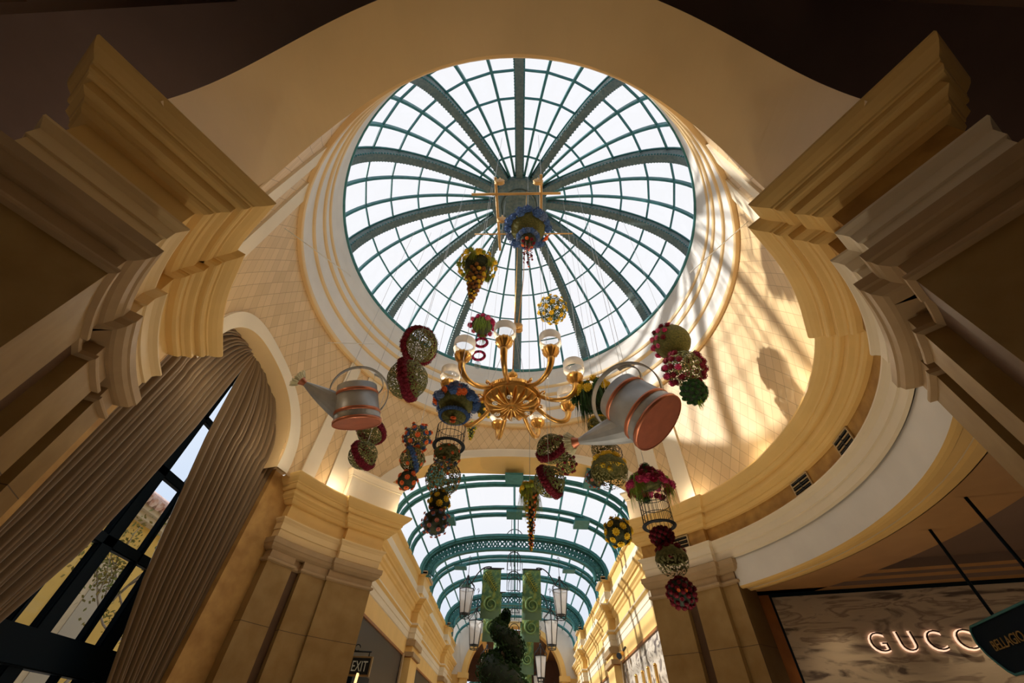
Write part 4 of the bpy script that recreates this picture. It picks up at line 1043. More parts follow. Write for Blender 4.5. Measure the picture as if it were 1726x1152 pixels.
# ================================================================= WATERING CANS
M_zinc=mat('galvanised zinc',(.50,.52,.53),.40,metal=.35,nscale=3,col2=(.36,.38,.40)); M_cop=mat('copper',(.62,.22,.12),.35,metal=.6,noise=.2,nscale=4); M_copb=mat('matte copper base',(.36,.10,.055),.5,noise=.2,nscale=5)
def can(name_label,base,Dm,ax,xd,hoop=(.05,.72,.62)):
    v=base.normalized(); rl=(RT-v*RT.dot(v)).normalized(); ul=(UP-v*UP.dot(v)-rl*UP.dot(rl)).normalized()
    a=(rl*ax[0]+ul*ax[1]+v*ax[2]).normalized(); x=rl*xd[0]+ul*xd[1]; x=(x-a*x.dot(a)).normalized(); yv=a.cross(x)
    e=empty('watering_can',base,name_label,'watering can'); e.rotation_euler=Matrix((x,yv,a)).transposed().to_euler()
    rb,rt,H=.5*Dm,.43*Dm,.86*Dm
    rad=lambda z: rb+(rt-rb)*z/H
    mb=MB(); mb.lathe([(rb,0),(rt,H),(rt*.97,H),(rad(H*.8)*.97,H*.8),(0.001,H*.79)],n=48); mb.build('body',M_zinc,e)
    for z in (.22*H,.74*H):
        mb=MB(); mb.lathe([(rad(z)*1.0,z),(rad(z)*1.03,z+.005),(rad(z+.08*H)*1.03,z+.08*H),(rad(z)*1.0,z+.09*H)],n=48); mb.build('copper_band',M_cop,e)
    mb=MB(); mb.lathe([(0.001,-.012*Dm),(rb*1.0,-.012*Dm)],n=48); mb.build('base_plate',M_copb,e)
    mb=MB(); mb.lathe([(rb*.995,-.02*Dm),(rb*1.035,-.02*Dm),(rb*1.035,.05*Dm),(rb,.05*Dm)],n=48); mb.build('base_rim',M_cop,e)
    # spout: wide oval root on the lower left of the body narrowing to the tip
    mb=MB(); tip=Vector((-1.08*Dm,0,.98*Dm)); N=16; secs=[]
    for i in range(9):
        f=i/8; c0=Vector((-.40*Dm,0,.46*H)).lerp(tip,f); 
        hz_=(.40*H)*(1-f)**1.0+.055*Dm*f; hy_=.20*Dm*(1-f)+.055*Dm*f
        d=(tip-Vector((-.40*Dm,0,.46*H))).normalized(); u=Vector((-d.z,0,d.x)) if f>0.25 else Vector((-d.z,0,d.x))
        u=Vector((-d.z*(f),0,1-(1-d.x*1)*f)).normalized() if False else Vector((0,0,1)).lerp(Vector((-d.z*-1,0,-d.x)),f).normalized()
        secs.append([c0+u*hz_*math.cos(2*PI*j/N)+Vector((0,1,0))*hy_*math.sin(2*PI*j/N) for j in range(N)])
    for i in range(8):
        for j in range(N): mb.add([secs[i][j],secs[i][(j+1)%N],secs[i+1][(j+1)%N],secs[i+1][j]],[(0,1,2,3)],0,True)
    # merge duplicate look: smooth shading is per quad, fine at this size
    mb.build('spout',M_zinc,e)
    d=(tip-Vector((-.40*Dm,0,.46*H))).normalized(); Mq=d.to_track_quat('Z','Y').to_matrix().to_4x4()
    mb=MB(); mb.lathe([(.06*Dm,-.02*Dm),(.065*Dm,.02*Dm),(.10*Dm,.10*Dm),(.105*Dm,.12*Dm),(.0,.13*Dm)],c=tip,n=20,M=Mq); ro=mb.build('rose_head',M_cop,e)
    mb=MB()
    for i in range(300):
        q=Vector((rnd.gauss(0,.5),rnd.gauss(0,.5),0)); q=q/max(1,q.length); p=tip+Mq@(q*.12*Dm+Vector((0,0,.10*Dm))); dd=(Mq@(q*.9+Vector((0,0,1)))).normalized()
        mb.tube([p,p+dd*.14*Dm*rnd.uniform(.7,1.1)],.009*Dm,3,0,smooth=False)
    b=mb.build('bristles',M_crm,ro)
    hx,hzz,hr=hoop; mb=MB(); pts=[]
    for i in range(41):
        t=R(186-246*i/40); pts.append(Vector((hx*Dm+hr*Dm*math.cos(t),0,hzz*Dm+hr*Dm*math.sin(t))))
    w2=.06*Dm; th=.018*Dm
    for i in range(40):
        for sg in (0,):
            A_,B_=pts[i],pts[i+1]; nA=(A_-Vector((hx*Dm,0,hzz*Dm))).normalized(); nB=(B_-Vector((hx*Dm,0,hzz*Dm))).normalized(); Y=Vector((0,w2,0))
            V=[A_-Y,A_+Y,A_+Y+nA*th,A_-Y+nA*th,B_-Y,B_+Y,B_+Y+nB*th,B_-Y+nB*th]
            mb.add(V,[(0,4,5,1),(1,5,6,2),(2,6,7,3),(3,7,4,0)],0,False)
    mb.build('handle',M_zinc,e)
    mb=MB(); cen=Vector((.30*Dm,0,.90*Dm)); q=[cen+Vector((.26*Dm*math.cos(R(t)),0,.26*Dm*math.sin(R(t)))) for t in range(-95,75,14)]
    for i in range(len(q)-1):
        A_,B_=q[i],q[i+1]; Y=Vector((0,w2*.8,0)); nA=(A_-cen).normalized(); nB=(B_-cen).normalized()
        V=[A_-Y,A_+Y,A_+Y+nA*th,A_-Y+nA*th,B_-Y,B_+Y,B_+Y+nB*th,B_-Y+nB*th]; mb.add(V,[(0,4,5,1),(1,5,6,2),(2,6,7,3),(3,7,4,0)])
    mb.build('handle_brace',M_zinc,e)
    # wires hang straight up in the world
    inv=e.rotation_euler.to_matrix().inverted(); mb=MB()
    for lp in (Vector((-.3*Dm,0,H)),Vector((.3*Dm,0,H))):
        up_=inv@Vector((0,0,1)); mb.tube([lp,lp+up_*6.0],.004,4,0,smooth=False)
    e2=mb.build('suspension_wire',M_wire); e2.matrix_world=Matrix.Translation(base)@e.rotation_euler.to_matrix().to_4x4(); tag(e2,'pair of thin wires rising from the rim of the '+('left' if base.x<0 else 'right')+' watering can','wire','watering can wires')
    return e
b1=at(602,714,5.6); can('grey zinc watering can with copper bands tipping its bristle spout to the left',b1,mpp(b1)*76,(-.07,.96,.27),(1,.05))
b2=at(1110,713,5.0); can('zinc watering can with a broad copper base tipping down to the left, on the right',b2,mpp(b2)*106,(-.73,.55,.42),(.6,.8))
# ================================================================= CHANDELIER
ch=empty('chandelier',(CX,CY,5.50),'large gilded chandelier with nine curved arms under the centre of the dome','chandelier')
mb=MB(); N=180
prof=[(.03,.0,0),(.10,-.012,0),(.14,.02,0),(.30,.03,1),(.48,.05,1),(.60,.09,1),(.665,.13,.4),(.70,.15,0),(.71,.18,0),(.69,.20,0),(.72,.22,0),(.75,.26,0),(.75,.33,0),(.71,.37,0),(.62,.40,0),(.3,.43,0),(.02,.45,0)]
rows=[]
for (r,z,fl) in prof:
    row=[]; r*=.88
    for j in range(N):
        t=2*PI*j/N; s=abs(math.sin(9*t))**.6; row.append((r*math.cos(t),r*math.sin(t),z+fl*(.05-.12*s)*(.45+r)))
    rows.append(row)
for i in range(len(rows)-1):
    for j in range(N): mb.add([rows[i][j],rows[i][(j+1)%N],rows[i+1][(j+1)%N],rows[i+1][j]],[(0,1,2,3)],0,False)
mb.v=mb.v; mb.build('fluted_dish',M_brass,ch)
mb=MB()
for j in range(90):
    a=2*PI*j/90; mb.box(-.012,.012,-.01,.012,.235,.335,0,Matrix.Rotation(a,4,'Z')@Matrix.Translation((0,.662,0)))
mb.build('reeded_rim',M_brass,ch)
mb=MB(); mb.sphere((0,0,-.01),.05,12,8); mb.build('finial',M_brass,ch)
M_bulbm=mat('bulb glass white',(.8,.8,.78),.2)
for j in range(6):
    a=R(60*j+25); mb=MB(); mb.tube([(.40*math.cos(a)+.055*math.cos(t),.40*math.sin(a)+.055*math.sin(t),.0) for t in [2*PI*i/14 for i in range(14)]],.014,5,0,closed=True); mb.sphere((.40*math.cos(a),.40*math.sin(a),.01),.03,8,5); mb.build('dish_downlight',M_bulbm,ch)
def bez(p,n):
    p=[Vector(q) for q in p]; out=[]
    for i in range(n+1):
        t=i/n; out.append(p[0]*(1-t)**3+p[1]*3*t*(1-t)**2+p[2]*3*t*t*(1-t)+p[3]*t**3)
    return out
armmb=MB(); pts=bez([(.62,0,.25),(1.05,0,-.12),(1.50,0,-.05),(1.50,0,.42)],16); armmb.tube(pts,.04,8,0,rs=[.045+.04*(i/16)**2 for i in range(17)])
for s in (-1,1): armmb.tube([p+Vector((0,s*.028,.012)) for p in pts],.018,6,0,rs=[.024+.02*(i/16)**2 for i in range(17)])
armmb.tube([(.64,0,.25),(.72,0,.34),(.78,0,.34),(.78,0,.28),(.74,0,.27)],.022,6,0)
armme=armmb.mesh('arm',M_brass)
cup=MB(); cup.lathe([(.03,.26),(.07,.30),(.085,.33),(.12,.37),(.145,.44),(.13,.47),(.02,.46)],n=40,flute=.07,fl_n=12); cupme=cup.mesh('fluted_cup',M_brass)
shd=MB(); shd.lathe([(.12,.46),(.17,.52),(.185,.60)],n=32); shg=shd.mesh('glass_lower',glass_mat('clear shade glass',(.93,.93,.92),.12))
shd=MB(); shd.lathe([(.185,.60),(.188,.78),(.182,.78),(.180,.60)],n=32,mi=0)
def shade_mat():
    m=bpy.data.materials.new('frosted shade band'); m.use_nodes=True; n=m.node_tree; b=n.nodes['Principled BSDF']; b.inputs['Base Color'].default_value=(.80,.72,.60,1); b.inputs['Roughness'].default_value=.4; b.inputs['Transmission Weight'].default_value=0
    n.nodes['Principled BSDF'].inputs['Alpha'].default_value=.85; return m
shb=shd.mesh('shade_band',shade_mat())
bl=MB(); bl.sphere((0,0,.56),.032,8,6,z=1.7); bl.tube([(0,0,.44),(0,0,.52)],.02,6); blm=bl.mesh('bulb',M_bulbm)
for i in range(9):
    a=R(-96+40*i); off=Matrix.Rotation(a,4,'Z')
    ao=bpy.data.objects.new('arm',armme); COL.objects.link(ao); ao.parent=ch; ao.rotation_euler=(0,0,a)
    for nm_,me_ in (('fluted_cup',cupme),('glass_shade',shg),('shade_band',shb),('bulb',blm)):
        o=bpy.data.objects.new(nm_,me_); COL.objects.link(o); o.parent=ao; o.location=(1.50,0,.42-.30*1.3); o.scale=(1.3,1.3,1.3)
    p=off@Vector((1.50,0,.76)); light('chandelier_lamp','POINT',(CX+p.x,CY+p.y,5.50+p.z),60,(1,.84,.62),.05)
mb=MB(); mb.tube([(0,0,.44),(0,0,.9)],.05,8); mb.lathe([(.03,.9),(.12,.95),(.13,1.02),(.05,1.1),(.02,1.2)],n=20); mb.tube([(0,0,1.2),(0,0,10.6)],.018,6); mb.build('stem',M_brass,ch)
mb=MB()
for a in (60,180,300): mb.tube([(.6*math.cos(R(a)),.6*math.sin(R(a)),.38),(0,0,3.0)],.006,4,0,smooth=False)
mb.build('stay_wire',M_wire,ch)
# gilded pulley frame under the dome
M_gilt=mat('gilt paint',(.62,.36,.12),.45,metal=.2)
FR=Vector((CX,5.6,11.4)); fr=empty('gilded_hoist',FR,'thin gilded hanging frame of crossed rods just below the dome hub','hoist')
def fp(px,py): p=atz(px,py,11.4); return p-FR
def rod(name,a,b,r=.035): mb=MB(); mb.tube([a,b],r,8); mb.build(name,M_gilt,fr)
rod('cross_rod',fp(795,328),fp(945,326),.04); rod('cross_rod',fp(800,395),fp(965,394),.022)
rod('long_rod',fp(835,299),fp(843,422),.04); rod('long_rod',fp(912,294),fp(912,372),.04)
for px,py in ((840,307),(905,307),(844,371)):
    p=atz(px+2,py,11.25)-FR; q=MB(); M=Matrix.Rotation(R(90),4,'X')
    q.lathe([(.02,-.04),(.13,-.05),(.15,-.03),(.12,0),(.15,.03),(.13,.05),(.02,.04)],c=(p.x,p.y,p.z),n=20,M=M); q.tube([p+Vector((0,0,.0)),p+Vector((0,0,.3))],.02,6); q.build('pulley',M_gilt,fr)
mb=MB()
for px,py in ((835,299),(843,422),(912,294),(912,372)):
    p=fp(px,py); mb.tube([p,p+Vector((0,0,3.9))],.006,4,0,smooth=False)
mb.build('suspension_wire',M_wire,fr)
# small gilded pulley behind the nearest lamp
p=at(873,553,6.3); e=empty('pulley',p,'gilded double pulley beside the tallest chandelier lamp','pulley')
mb=MB(); M=Matrix.Rotation(R(75),4,'X')
for dy in (-.06,.06): mb.lathe([(.02,-.03),(.11,-.04),(.12,-.02),(.09,0),(.12,.02),(.11,.04),(.02,.03)],c=(0,dy,0),n=20,M=M)
mb.build('wheel',M_gilt,e)
mb=MB(); mb.tube([(0,0,0),(.12,-.05,2.2),(.2,-.1,8.5)],.012,5); mb.build('rope',M_gilt,e)
# guy cables at the drum
for (a,b,l) in (((480,385),(592,466),'thin pale cable stretched across the upper left of the drum'),((1163,460),(1266,369),'thin pale cable stretched across the upper right of the drum'),((553,578),(631,580),'short horizontal pale cable left of the dome')):
    A_=at(*a,(4.0 if a[0]==480 else 4.6) if a[0]!=553 else 7.3); B_=at(*b,(4.5 if a[0]==480 else 4.0) if a[0]!=553 else 7.3)
    mb=MB(); mb.tube([A_,B_],.010,5,0); o=mb.build('cable',mat('white cable',(.85,.85,.82),.5)); tag(o,l,'cable')
# ================================================================= GALLERY: lanterns, banners, topiary
M_lglass=glass_mat('milky lantern glass',(.86,.85,.86),.04)
def milky():
    m=bpy.data.materials.new('milky lantern pane'); m.use_nodes=True; n=m.node_tree; n.nodes.clear(); o=n.nodes.new('ShaderNodeOutputMaterial'); t=n.nodes.new('ShaderNodeBsdfTranslucent'); t.inputs[0].default_value=(.9,.88,.86,1); d=n.nodes.new('ShaderNodeBsdfDiffuse'); d.inputs[0].default_value=(.85,.83,.82,1); tr=n.nodes.new('ShaderNodeBsdfTransparent'); m1=n.nodes.new('ShaderNodeMixShader'); m1.inputs[0].default_value=.5; m2=n.nodes.new('ShaderNodeMixShader'); m2.inputs[0].default_value=.25
    n.links.new(t.outputs[0],m1.inputs[1]); n.links.new(d.outputs[0],m1.inputs[2]); n.links.new(m1.outputs[0],m2.inputs[1]); n.links.new(tr.outputs[0],m2.inputs[2]); n.links.new(m2.outputs[0],o.inputs[0]); return m
M_milk=milky()
def hexa(r,z): return [(r*math.cos(PI/3*i+PI/6),r*math.sin(PI/3*i+PI/6),z) for i in range(6)]
def lantern_proto():
    e=empty('lantern',(0,0,0),'x','lantern','hexagonal iron lanterns in the gallery')
    # height 1.6, top at z 0
    T,Bm=hexa(.36,-.52),hexa(.23,-1.45)
    mb=MB()
    for i in range(6): j=(i+1)%6; mb.add([T[i],T[j],Bm[j],Bm[i]],[(0,1,2,3)])
    mb.build('glass_pane',M_milk,e)
    mb=MB()
    for i in range(6):
        j=(i+1)%6; mb.tube([T[i],Bm[i]],.02,4,0,smooth=False); mb.tube([T[i],T[j]],.02,4,0,smooth=False); mb.tube([Bm[i],Bm[j]],.02,4,0,smooth=False)
        B2=hexa(.20,-1.6); mb.tube([Bm[i],B2[i]],.014,4,0,smooth=False); mb.tube([B2[i],B2[j]],.016,4,0,smooth=False)
    mb.build('frame',M_black,e)
    mb=MB()
    for i in range(6):
        a=PI/3*i+PI/6; c,s=math.cos(a),math.sin(a)
        mb.tube([(r*c,r*s,z) for r,z in ((.36,-.52),(.40,-.42),(.33,-.34),(.22,-.25),(.12,-.14),(.05,-.06),(.03,0))],.018,5,0)
    mb.lathe([(.0,.1),(.05,.06),(.07,.0),(.04,-.06),(.06,-.1),(.02,-.14)],n=10)
    mb.build('crown',M_black,e)
    mb=MB(); mb.tube([(0,0,.08),(0,0,.85)],.012,5); mb.tube([(0,0,.7),(.07,0,.8),(0,0,.9),(-.07,0,.82)],.014,5); mb.build('hanging_hook',M_black,e)
    mb=MB(); mb.lathe([(0,-1.44),(.16,-1.44),(.16,-1.40),(0,-1.40)],n=12); mb.build('lamp_tray',M_black,e)
    return e
lp=lantern_proto()
def copy_tree(o,parent=None):
    c=o.copy(); COL.objects.link(c); c.parent=parent
    for chd in list(o.children): copy_tree(chd,c)
    return c
first=True
L=[(788,973,20.4,-1,'frontmost left lantern in the gallery, left of the first banner'),(937,975,20.4,1,'frontmost right lantern in the gallery, right of the first banner'),
   (803,1031,24.1,-1,'second left lantern in the gallery, just below and behind the front one'),(925,1031,24.1,1,'second right lantern in the gallery, just below and behind the front one'),
   (821,1090,30.9,-1,'third left lantern in the gallery, partly hidden by the spiral topiary'),(912,1088,30.9,1,'third right lantern in the gallery, beside the third banner'),
   (824,1122,35.0,-1,'farthest left lantern, seen just under the third left one'),(905,1122,35.0,1,'farthest right lantern, seen just under the third right one')]
for px,py,y,s,lab in L:
    if y==24.1: py-=4
    o=lp if first else copy_tree(lp); first=False
    p=at(px,py,y); p.x=CX+s*{20.4:2.12,24.1:1.92,30.9:1.68}.get(y,1.68); o.location=p; sc=1.0 if y<22 else (1.05 if y<26 else 1.1); o.scale=(sc,sc,sc); o['label']='black iron hexagonal lantern, '+lab if len(('black iron hexagonal lantern, '+lab).split())<=16 else lab
# bracket frames carrying the lanterns and banners
def bracket(y,zt,lab,x2=1.95):
    e=empty('lantern_bracket',(CX,y,zt),lab,'bracket','hanging iron brackets of the gallery')
    mb=MB()
    for sx in (-.28,0,.28): mb.tube([(sx*(.6 if sx else 1),0,2.4 if y<22 else 2.0),(sx*.6,0,-.4)],.018,4,0,smooth=False)
    mb.build('hanging_rod',M_black,e)
    mb=MB()
    for z,w in ((.9,.42),(-.05,.30),(-.9,.30)): mb.tube([(w*math.cos(t),0,z+w*math.sin(t)) for t in [PI*i/12 for i in range(13)]],.022,5,0); mb.tube([(-w,0,z),(-w,0,z-.5),(w,0,z-.5),(w,0,z)],.018,4,0)
    mb.build('cage_frame',M_black,e)
    for s in (-1,1):
        mb=MB()
        mb.tube([(s*.25,0,.6)]+[tuple(q) for q in bez([(s*.25,0,.6),(s*.4,0,-.1),(s*1.0,0,-.3),(s*1.25,0,-.45)],8)],.028,5,0)
        mb.tube(bez([(s*1.05,0,-.45),(s*1.5,0,-.35),(s*1.75,0,-.8),(s*x2,0,-1.15)],10)+[Vector((s*(x2+.12),0,-1.2)),Vector((s*(x2+.2),0,-1.1)),Vector((s*(x2+.16),0,-1.0))],.028,5,0)
        mb.tube([(s*.45,0,-.50),(s*1.32,0,-.50)],.03,5,0)
        mb.build('scroll_arm',M_black,e)
bracket(20.4,at(830,960,20.4).z+.54,'front hanging iron bracket with scrolled arms above the first pair of banners',1.94)
bracket(24.1,at(830,1000,24.1).z+.54,'second hanging iron bracket behind the first pair of banners',1.74)
bracket(30.9,at(868,1050,30.9).z+.54,'third hanging iron bracket deep in the gallery behind the topiary',1.50)
def banner_mat():
    m=bpy.data.materials.new('fern printed fabric'); m.use_nodes=True; n=m.node_tree; b=n.nodes['Principled BSDF']; b.inputs['Roughness'].default_value=.8
    t=n.nodes.new('ShaderNodeTexCoord'); no=n.nodes.new('ShaderNodeTexNoise'); no.inputs['Scale'].default_value=3.5; no.inputs['Detail'].default_value=6
    n.links.new(t.outputs['Object'],no.inputs['Vector']); r=n.nodes.new('ShaderNodeValToRGB'); e=r.color_ramp.elements; e[0].position=.40; e[0].color=(.05,.12,.05,1); e[1].position=.62; e[1].color=(.20,.26,.06,1); k=e.new(.5); k.color=(.09,.18,.06,1)
    n.links.new(no.outputs['Fac'],r.inputs[0])
    # plain sage green towards the lower end
    s=n.nodes.new('ShaderNodeSeparateXYZ'); n.links.new(t.outputs['Object'],s.inputs[0]); mr=n.nodes.new('ShaderNodeMapRange'); mr.inputs[1].default_value=-2.3; mr.inputs[2].default_value=-1.9; n.links.new(s.outputs['Z'],mr.inputs[0])
    mx=n.nodes.new('ShaderNodeMix'); mx.data_type='RGBA'; n.links.new(mr.outputs[0],mx.inputs[0]); mx.inputs[6].default_value=(.12,.22,.15,1); n.links.new(r.outputs[0],mx.inputs[7]); n.links.new(mx.outputs[2],b.inputs['Base Color']); return m
M_ban=banner_mat(); M_bcurl=flat('pale fern curl',(.22,.36,.14)); M_bstem=flat('fern stem',(.35,.36,.06))
def banner(px0,px1,py0,py1,y,label):
    a=at(px0,py0,y); b=at(px1,py0,y); zb_=at((px0+px1)/2,py1,y).z; w=b.x-a.x; h=a.z-zb_
    e=empty('banner',((a.x+b.x)/2,y,a.z),label,'banner'); sc=h/2.55
    mb=MB()
    for i in range(1):
        z0,z1=0,-h/sc; y0=y1=0.0; ww=w/2/sc
        mb.add([(-ww,y0,z0),(ww,y0,z0),(ww,y1,z1),(-ww,y1,z1)],[(0,1,2,3)],0,True)
    c=mb.build('cloth',M_ban,e); e.scale=(sc,sc,sc); ww=w/2/sc
    md=c.modifiers.new('s','SOLIDIFY'); md.thickness=.01
    mb=MB(); mb.tube([(-ww-.03,0,.02),(ww+.03,0,.02)],.03,6); mb.build('top_rod',M_black,e)
    mb=MB(); pts=[]
    for i in range(44):
        t=i/43; an=PI*.5+t*PI*3.3; rr=.75*ww*(1-t*.72); pts.append(Vector((rr*math.cos(an)*1.0+.02,-.05,-1.85+rr*math.sin(an)*.95)))
    mb.tube(pts,.05,5,0,rs=[.06*(1-i/60) for i in range(44)]); mb.build('printed_curl',M_bcurl,e)
    mb=MB(); mb.tube([(-.7*ww,-.05,-.2),(.55*ww,-.05,-1.15)],.03,4); 
    for i in range(10):
        f=i/10; p=Vector((-.7*ww+1.25*ww*f,-.045,-.2-.95*f))
        mb.tube([p,p+Vector((.28,0,.12))*(1-f*.4)],.018,4); mb.tube([p,p+Vector((-.12,0,-.3))*(1-f*.4)],.018,4)
    mb.build('printed_stem',M_bstem,e)
    return e
banner(815,845,960,1044,20.4,'green fern banner hanging at the front left in the gallery')
banner(881,911,961,1046,20.4,'green fern banner hanging at the front right in the gallery')
banner(818,846,1000,1083,24.1,'second left green fern banner, showing below the front left one')
banner(880,908,1000,1083,24.1,'second right green fern banner, showing below the front right one')
banner(877,899,1050,1138,30.9,'third right green fern banner beside the spiral topiary')
banner(834,856,1050,1138,30.9,'third left green fern banner mostly hidden behind the spiral topiary')
banner(880,896,1095,1175,34.6,'farthest right green fern banner low behind the spiral topiary')
# spiral topiary
TY=16.0; T0=at(852,1024,TY); tb=Vector((T0.x-.02,TY,FLOOR))
t=empty('spiral_topiary',tb,'dark green spiral topiary tree standing in the middle of the gallery','topiary')
mb=MB(); mb.tube([(0,0,0),(0,0,T0.z-FLOOR-.5)],.06,8); mb.build('trunk',M_bark,t)
H=T0.z-FLOOR; lb=MB(); core=MB(); q=random.Random(4)
pts=[]; rs=[]
NT=90
for i in range(NT):
    f=i/(NT-1); z=.9+(H-1.0)*f; dn=(1-f)*(H-1.0); an=.35+dn*2*PI/1.1; rad=min(.36,.06+.30*dn); pts.append(Vector((rad*math.cos(an),rad*math.sin(an),z))); rs.append(min(.50,.09+.27*dn**.7))
core.tube(pts,.3,12,0,rs=[r*.80 for r in rs]); core.build('branch_core',M_core,t)
for i in range(11000):
    k_=int(q.random()**1.2*(NT-1)); p=pts[k_]; d=Vector((q.gauss(0,1),q.gauss(0,1),q.gauss(0,1))).normalized(); c=p+d*rs[k_]*q.uniform(.85,1.06)
    u=d.cross(Vector((q.uniform(-1,1),q.uniform(-1,1),q.uniform(-1,1)))).normalized(); s=.06
    lb.add([c-u*s,c+d*s*.6,c+u*s,c-d*s*.3],[(0,1,2,3)])
lb.build('foliage',flat('dark clipped foliage',(.03,.075,.02)),t)
mb=MB(); mb.lathe([(0,0),(.45,0),(.55,.7),(.5,.7),(.45,.6),(0,.6)],n=20); mb.build('planter',M_cap,t)
# ================================================================= SIGNS AND SMALL THINGS
DG=bpy.context.evaluated_depsgraph_get()
def text_mesh(txt,size,depth,m,name,bold=0.0):
    c=bpy.data.curves.new('t','FONT'); c.body=txt; c.size=size; c.extrude=depth; c.offset=bold; c.align_x='LEFT'; c.resolution_u=4
    o=bpy.data.objects.new('t',c); COL.objects.link(o); dg=bpy.context.evaluated_depsgraph_get(); dg.update()
    me=bpy.data.meshes.new_from_object(o.evaluated_get(dg)); bpy.data.objects.remove(o); me.name=name; me.materials.clear(); me.materials.append(m); return me
M_let=mat('dark bronze letters',(.03,.022,.018),.35,metal=.3)
def emis(name,c,s):
    m=bpy.data.materials.new(name); m.use_nodes=True; b=m.node_tree.nodes['Principled BSDF']; b.inputs['Emission Color'].default_value=(*c,1); b.inputs['Emission Strength'].default_value=s; b.inputs['Base Color'].default_value=(*c,1); return m
M_halo=emis('backlit letter edge',(1,.62,.42),.8)
zl=(1.86)
sg=empty('shop_sign',onw(1.5,zl,.08),'backlit bronze letters of the shop name on the dark marble wall','sign')
ang=math.atan2(dx.y,dx.x)
for ch_,s_ in (('G',1.50),('U',2.02),('C',2.50),('C',3.00),('I',3.52)):
    me=text_mesh(ch_,.50,.018,M_let,'letter',-.012); o=bpy.data.objects.new('letter',me); COL.objects.link(o); o.parent=sg
    p=Vector(onw(s_,zl,.10))-sg.location; o.location=p; o.rotation_euler=(R(90),0,ang)
    me=text_mesh(ch_,.50,.006,M_halo,'backlight',.006); o2=bpy.data.objects.new('backlight',me); COL.objects.link(o2); o2.parent=sg; p=Vector(onw(s_,zl,.03))-sg.location; o2.location=p; o2.rotation_euler=(R(90),0,ang)
for s_ in (1.0,3.4): p_=onw(s_,2.94,.75); light('shop_downlight','SPOT',p_,26,(1,.72,.42),.05,(0,0,0))
# hanging direction sign
hs=empty('hanging_sign',(7.17,7.07,1.74),'dark rounded sign board hanging on two rods from the shop ceiling','sign')
u=Vector((-.29,-1.19,0)).normalized(); n_=Vector((-u.y,u.x,0)); n_=n_ if n_.x<0 else -n_
def hp(s,z,o): return u*s+n_*o+Vector((0,0,z))
mb=MB(); out=[]
for (s,z) in [(-.62,-.05),(-.55,0),(2.2,0),(2.2,-.62),(-.30,-.62),(-.40,-.56),(-.50,-.46),(-.60,-.34),(-.66,-.20)]: out.append((s,z))
k0=len(out); V=[hp(s,z,.06) for s,z in out]+[hp(s,z,-.06) for s,z in out]
mb.add(V,[tuple(range(k0)),tuple(range(2*k0-1,k0-1,-1))]+[(i,(i+1)%k0,(i+1)%k0+k0,i+k0) for i in range(k0)]); mb.build('board',M_navy,hs)
mb=MB(); 
for (d,hh) in ((.045,0),): mb.tube([hp(s,z,.07) for s,z in out],.018,5,0,closed=True); 
mb.build('board_trim',M_teal,hs)
M_sgold=mat('dull gold lettering',(.30,.19,.06),.5)
me=text_mesh('BELLAGIO',.20,.008,M_sgold,'lettering'); rotm=Matrix((u,Vector((0,0,1)),u.cross(Vector((0,0,1))))).transposed()
for tx,s,z,sz in (('BELLAGIO',-.36,-.34,.17),('Caff\u00e8',.75,-.26,.26),('&',.62,-.3,.1)):
    if tx=='&': continue
    me=text_mesh(tx,sz,.006,M_sgold,'lettering'); o=bpy.data.objects.new('lettering',me); COL.objects.link(o); o.parent=hs; o.location=hp(s,z,.07)
    nn=u.cross(Vector((0,0,1)))
    o.rotation_euler=rotm.to_euler()
for s in (0,1.22):
    mb=MB(); mb.tube([hp(s,0,0),hp(s,1.62,0)],.025,6); mb.lathe([(.06,1.58),(.06,1.64)],c=tuple(hp(s,0,0)),n=12); mb.build('hanging_rod',M_navy,hs)
# exit sign
p=at(608,1124,12.95); ex=empty('exit_sign',p,'lit EXIT sign on a scrolled bracket beside the left pier','sign')
mb=MB(); mb.box(-.27,.27,-.05,.05,-.2,.2); mb.build('housing',mat('brass sign frame',(.30,.20,.09),.4),ex)
mb=MB(); mb.box(-.235,.235,-.06,-.05,-.165,.165); mb.build('face',M_black,ex)
me=text_mesh('EXIT',.30,.004,emis('exit letters',(.40,.38,.28),.10),'lettering'); o=bpy.data.objects.new('lettering',me); COL.objects.link(o); o.parent=ex; o.location=(-.225,-.065,-.105); o.rotation_euler=(R(90),0,0); o.scale=(.66,1,1)
mb=MB(); mb.tube([(-.5,0,.3),(.2,0,.3)],.02,5); mb.tube([(-.45+.10*math.cos(t),0,.42+.1*math.sin(t)) for t in [i*.5 for i in range(12)]],.015,4); mb.tube([(-.2+.07*math.cos(t),0,.38+.07*math.sin(t)) for t in [i*.5 for i in range(12)]],.012,4); mb.tube([(.15,0,.3),(.15,0,.2)],.015,4); mb.build('bracket',M_black,ex)
# candle sconce under it
p=at(600,1144,12.9); e=empty('wall_sconce',p,'small lit sconce below the EXIT sign','sconce'); mb=MB(); mb.tube([(0,0,-.18),(.02,0,.1)],.035,8); mb.build('candle',emis('warm glow',(1,.62,.25),1.2),e); mb=MB(); mb.tube([(-.08,0,-.2),(.1,0,-.16)],.04,6); mb.build('holder',M_brass,e)
# dark blue shop board on left gallery wall
mb=MB(); e=empty('shop_board',(-4.35,14.2,.9),'dark blue shop board with a gold mark on the left gallery wall','sign')
mb.box(-.12,.0,-.7,.9,-.9,.75); mb.build('board',M_navy,e)
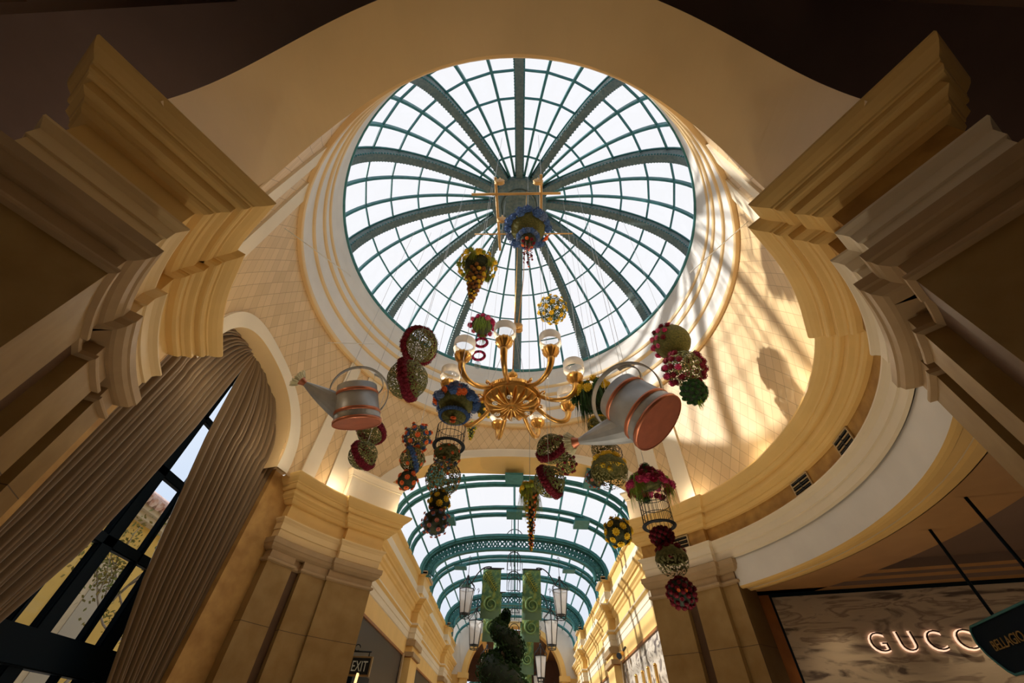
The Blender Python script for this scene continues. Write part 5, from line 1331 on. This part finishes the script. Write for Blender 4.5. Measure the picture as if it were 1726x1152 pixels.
# vents in the frieze
M_vent=mat('vent dark metal',(.02,.018,.015),.5); M_vfr=mat('vent frame tan',(.45,.32,.16),.5)
def vent(a,z,lab,r=6.235,w=.50,h=.26):
    p=pol(r,a,z); e=empty('air_vent',p,lab,'vent','louvred vents in the right frieze'); e.rotation_euler=(0,0,-R(a))
    mb=MB(); 
    for bx in ((-w/2-.03,w/2+.03,-.01,.02,h/2,h/2+.03),(-w/2-.03,w/2+.03,-.01,.02,-h/2-.03,-h/2),(-w/2-.03,-w/2,-.01,.02,-h/2,h/2),(w/2,w/2+.03,-.01,.02,-h/2,h/2)): mb.box(*bx)
    mb.build('frame',M_vfr,e)
    mb=MB(); mb.box(-w/2,w/2,.015,.02,-h/2,h/2); mb.build('backing',M_vent,e)
    for i in range(5):
        z0=-h/2+h*(i+.5)/5
        mb=MB(); mb.box(-w/2,w/2,-.012,.008,z0-.008,z0+.008,0,Matrix.Rotation(R(25),4,'X') if False else None); mb.build('slat',M_vfr if i%2 else M_vent,e)
    mb=MB(); mb.box(-.012,.012,-.014,.01,-h/2,h/2); mb.build('slat_divider',M_vent,e)
vent(82.8,4.24,'louvred vent in the mottled frieze, nearest the far right pier'); vent(97.5,4.24,'louvred vent in the mottled frieze, middle of the curve on the right')
vent(48.2,4.22,'louvred vent on the far right pier behind the red flower strand',r=6.09)
p=pol(6.1,124.6,4.5)
# right gallery wall: gold display letters and spotlight camera
p=ray(1050,1108)*(3.98/ray(1050,1108).x); e=empty('spotlight',p,'small black and brass spotlight on the right gallery wall above the marble','spotlight'); mb=MB(); mb.tube([(-.02,-.1,.1),(-.16,-.2,0)],.09,10); mb.build('lamp_head',M_brass,e); mb=MB(); mb.tube([(-.16,-.2,0),(-.20,-.24,-.02)],.1,10); mb.tube([(.15,0,.3),(-.02,-.1,.12)],.04,6); mb.build('arm',M_black,e)
GR_='tall gold rods standing against the right gallery marble'
for i,(px,py) in enumerate(((1104,1122),(1092,1127),(1083,1134),(1072,1140))):
    p=atz(px,py,2.2-.12*i); p=ray(px,py)*(3.9/ray(px,py).x); mb=MB(); mb.tube([(0,0,0),(0,0,-1.5)],.05,8); mb.sphere((0,0,0),.055,8,5); o=mb.build('gold_rod',M_brass); o.location=p
    tag(o,['tall gold rod nearest the right pier, against the gallery marble','second gold rod from the right pier, against the gallery marble','third gold rod from the right pier, against the gallery marble','shortest gold rod, farthest from the right pier, against the gallery marble'][i],'rod',GR_)
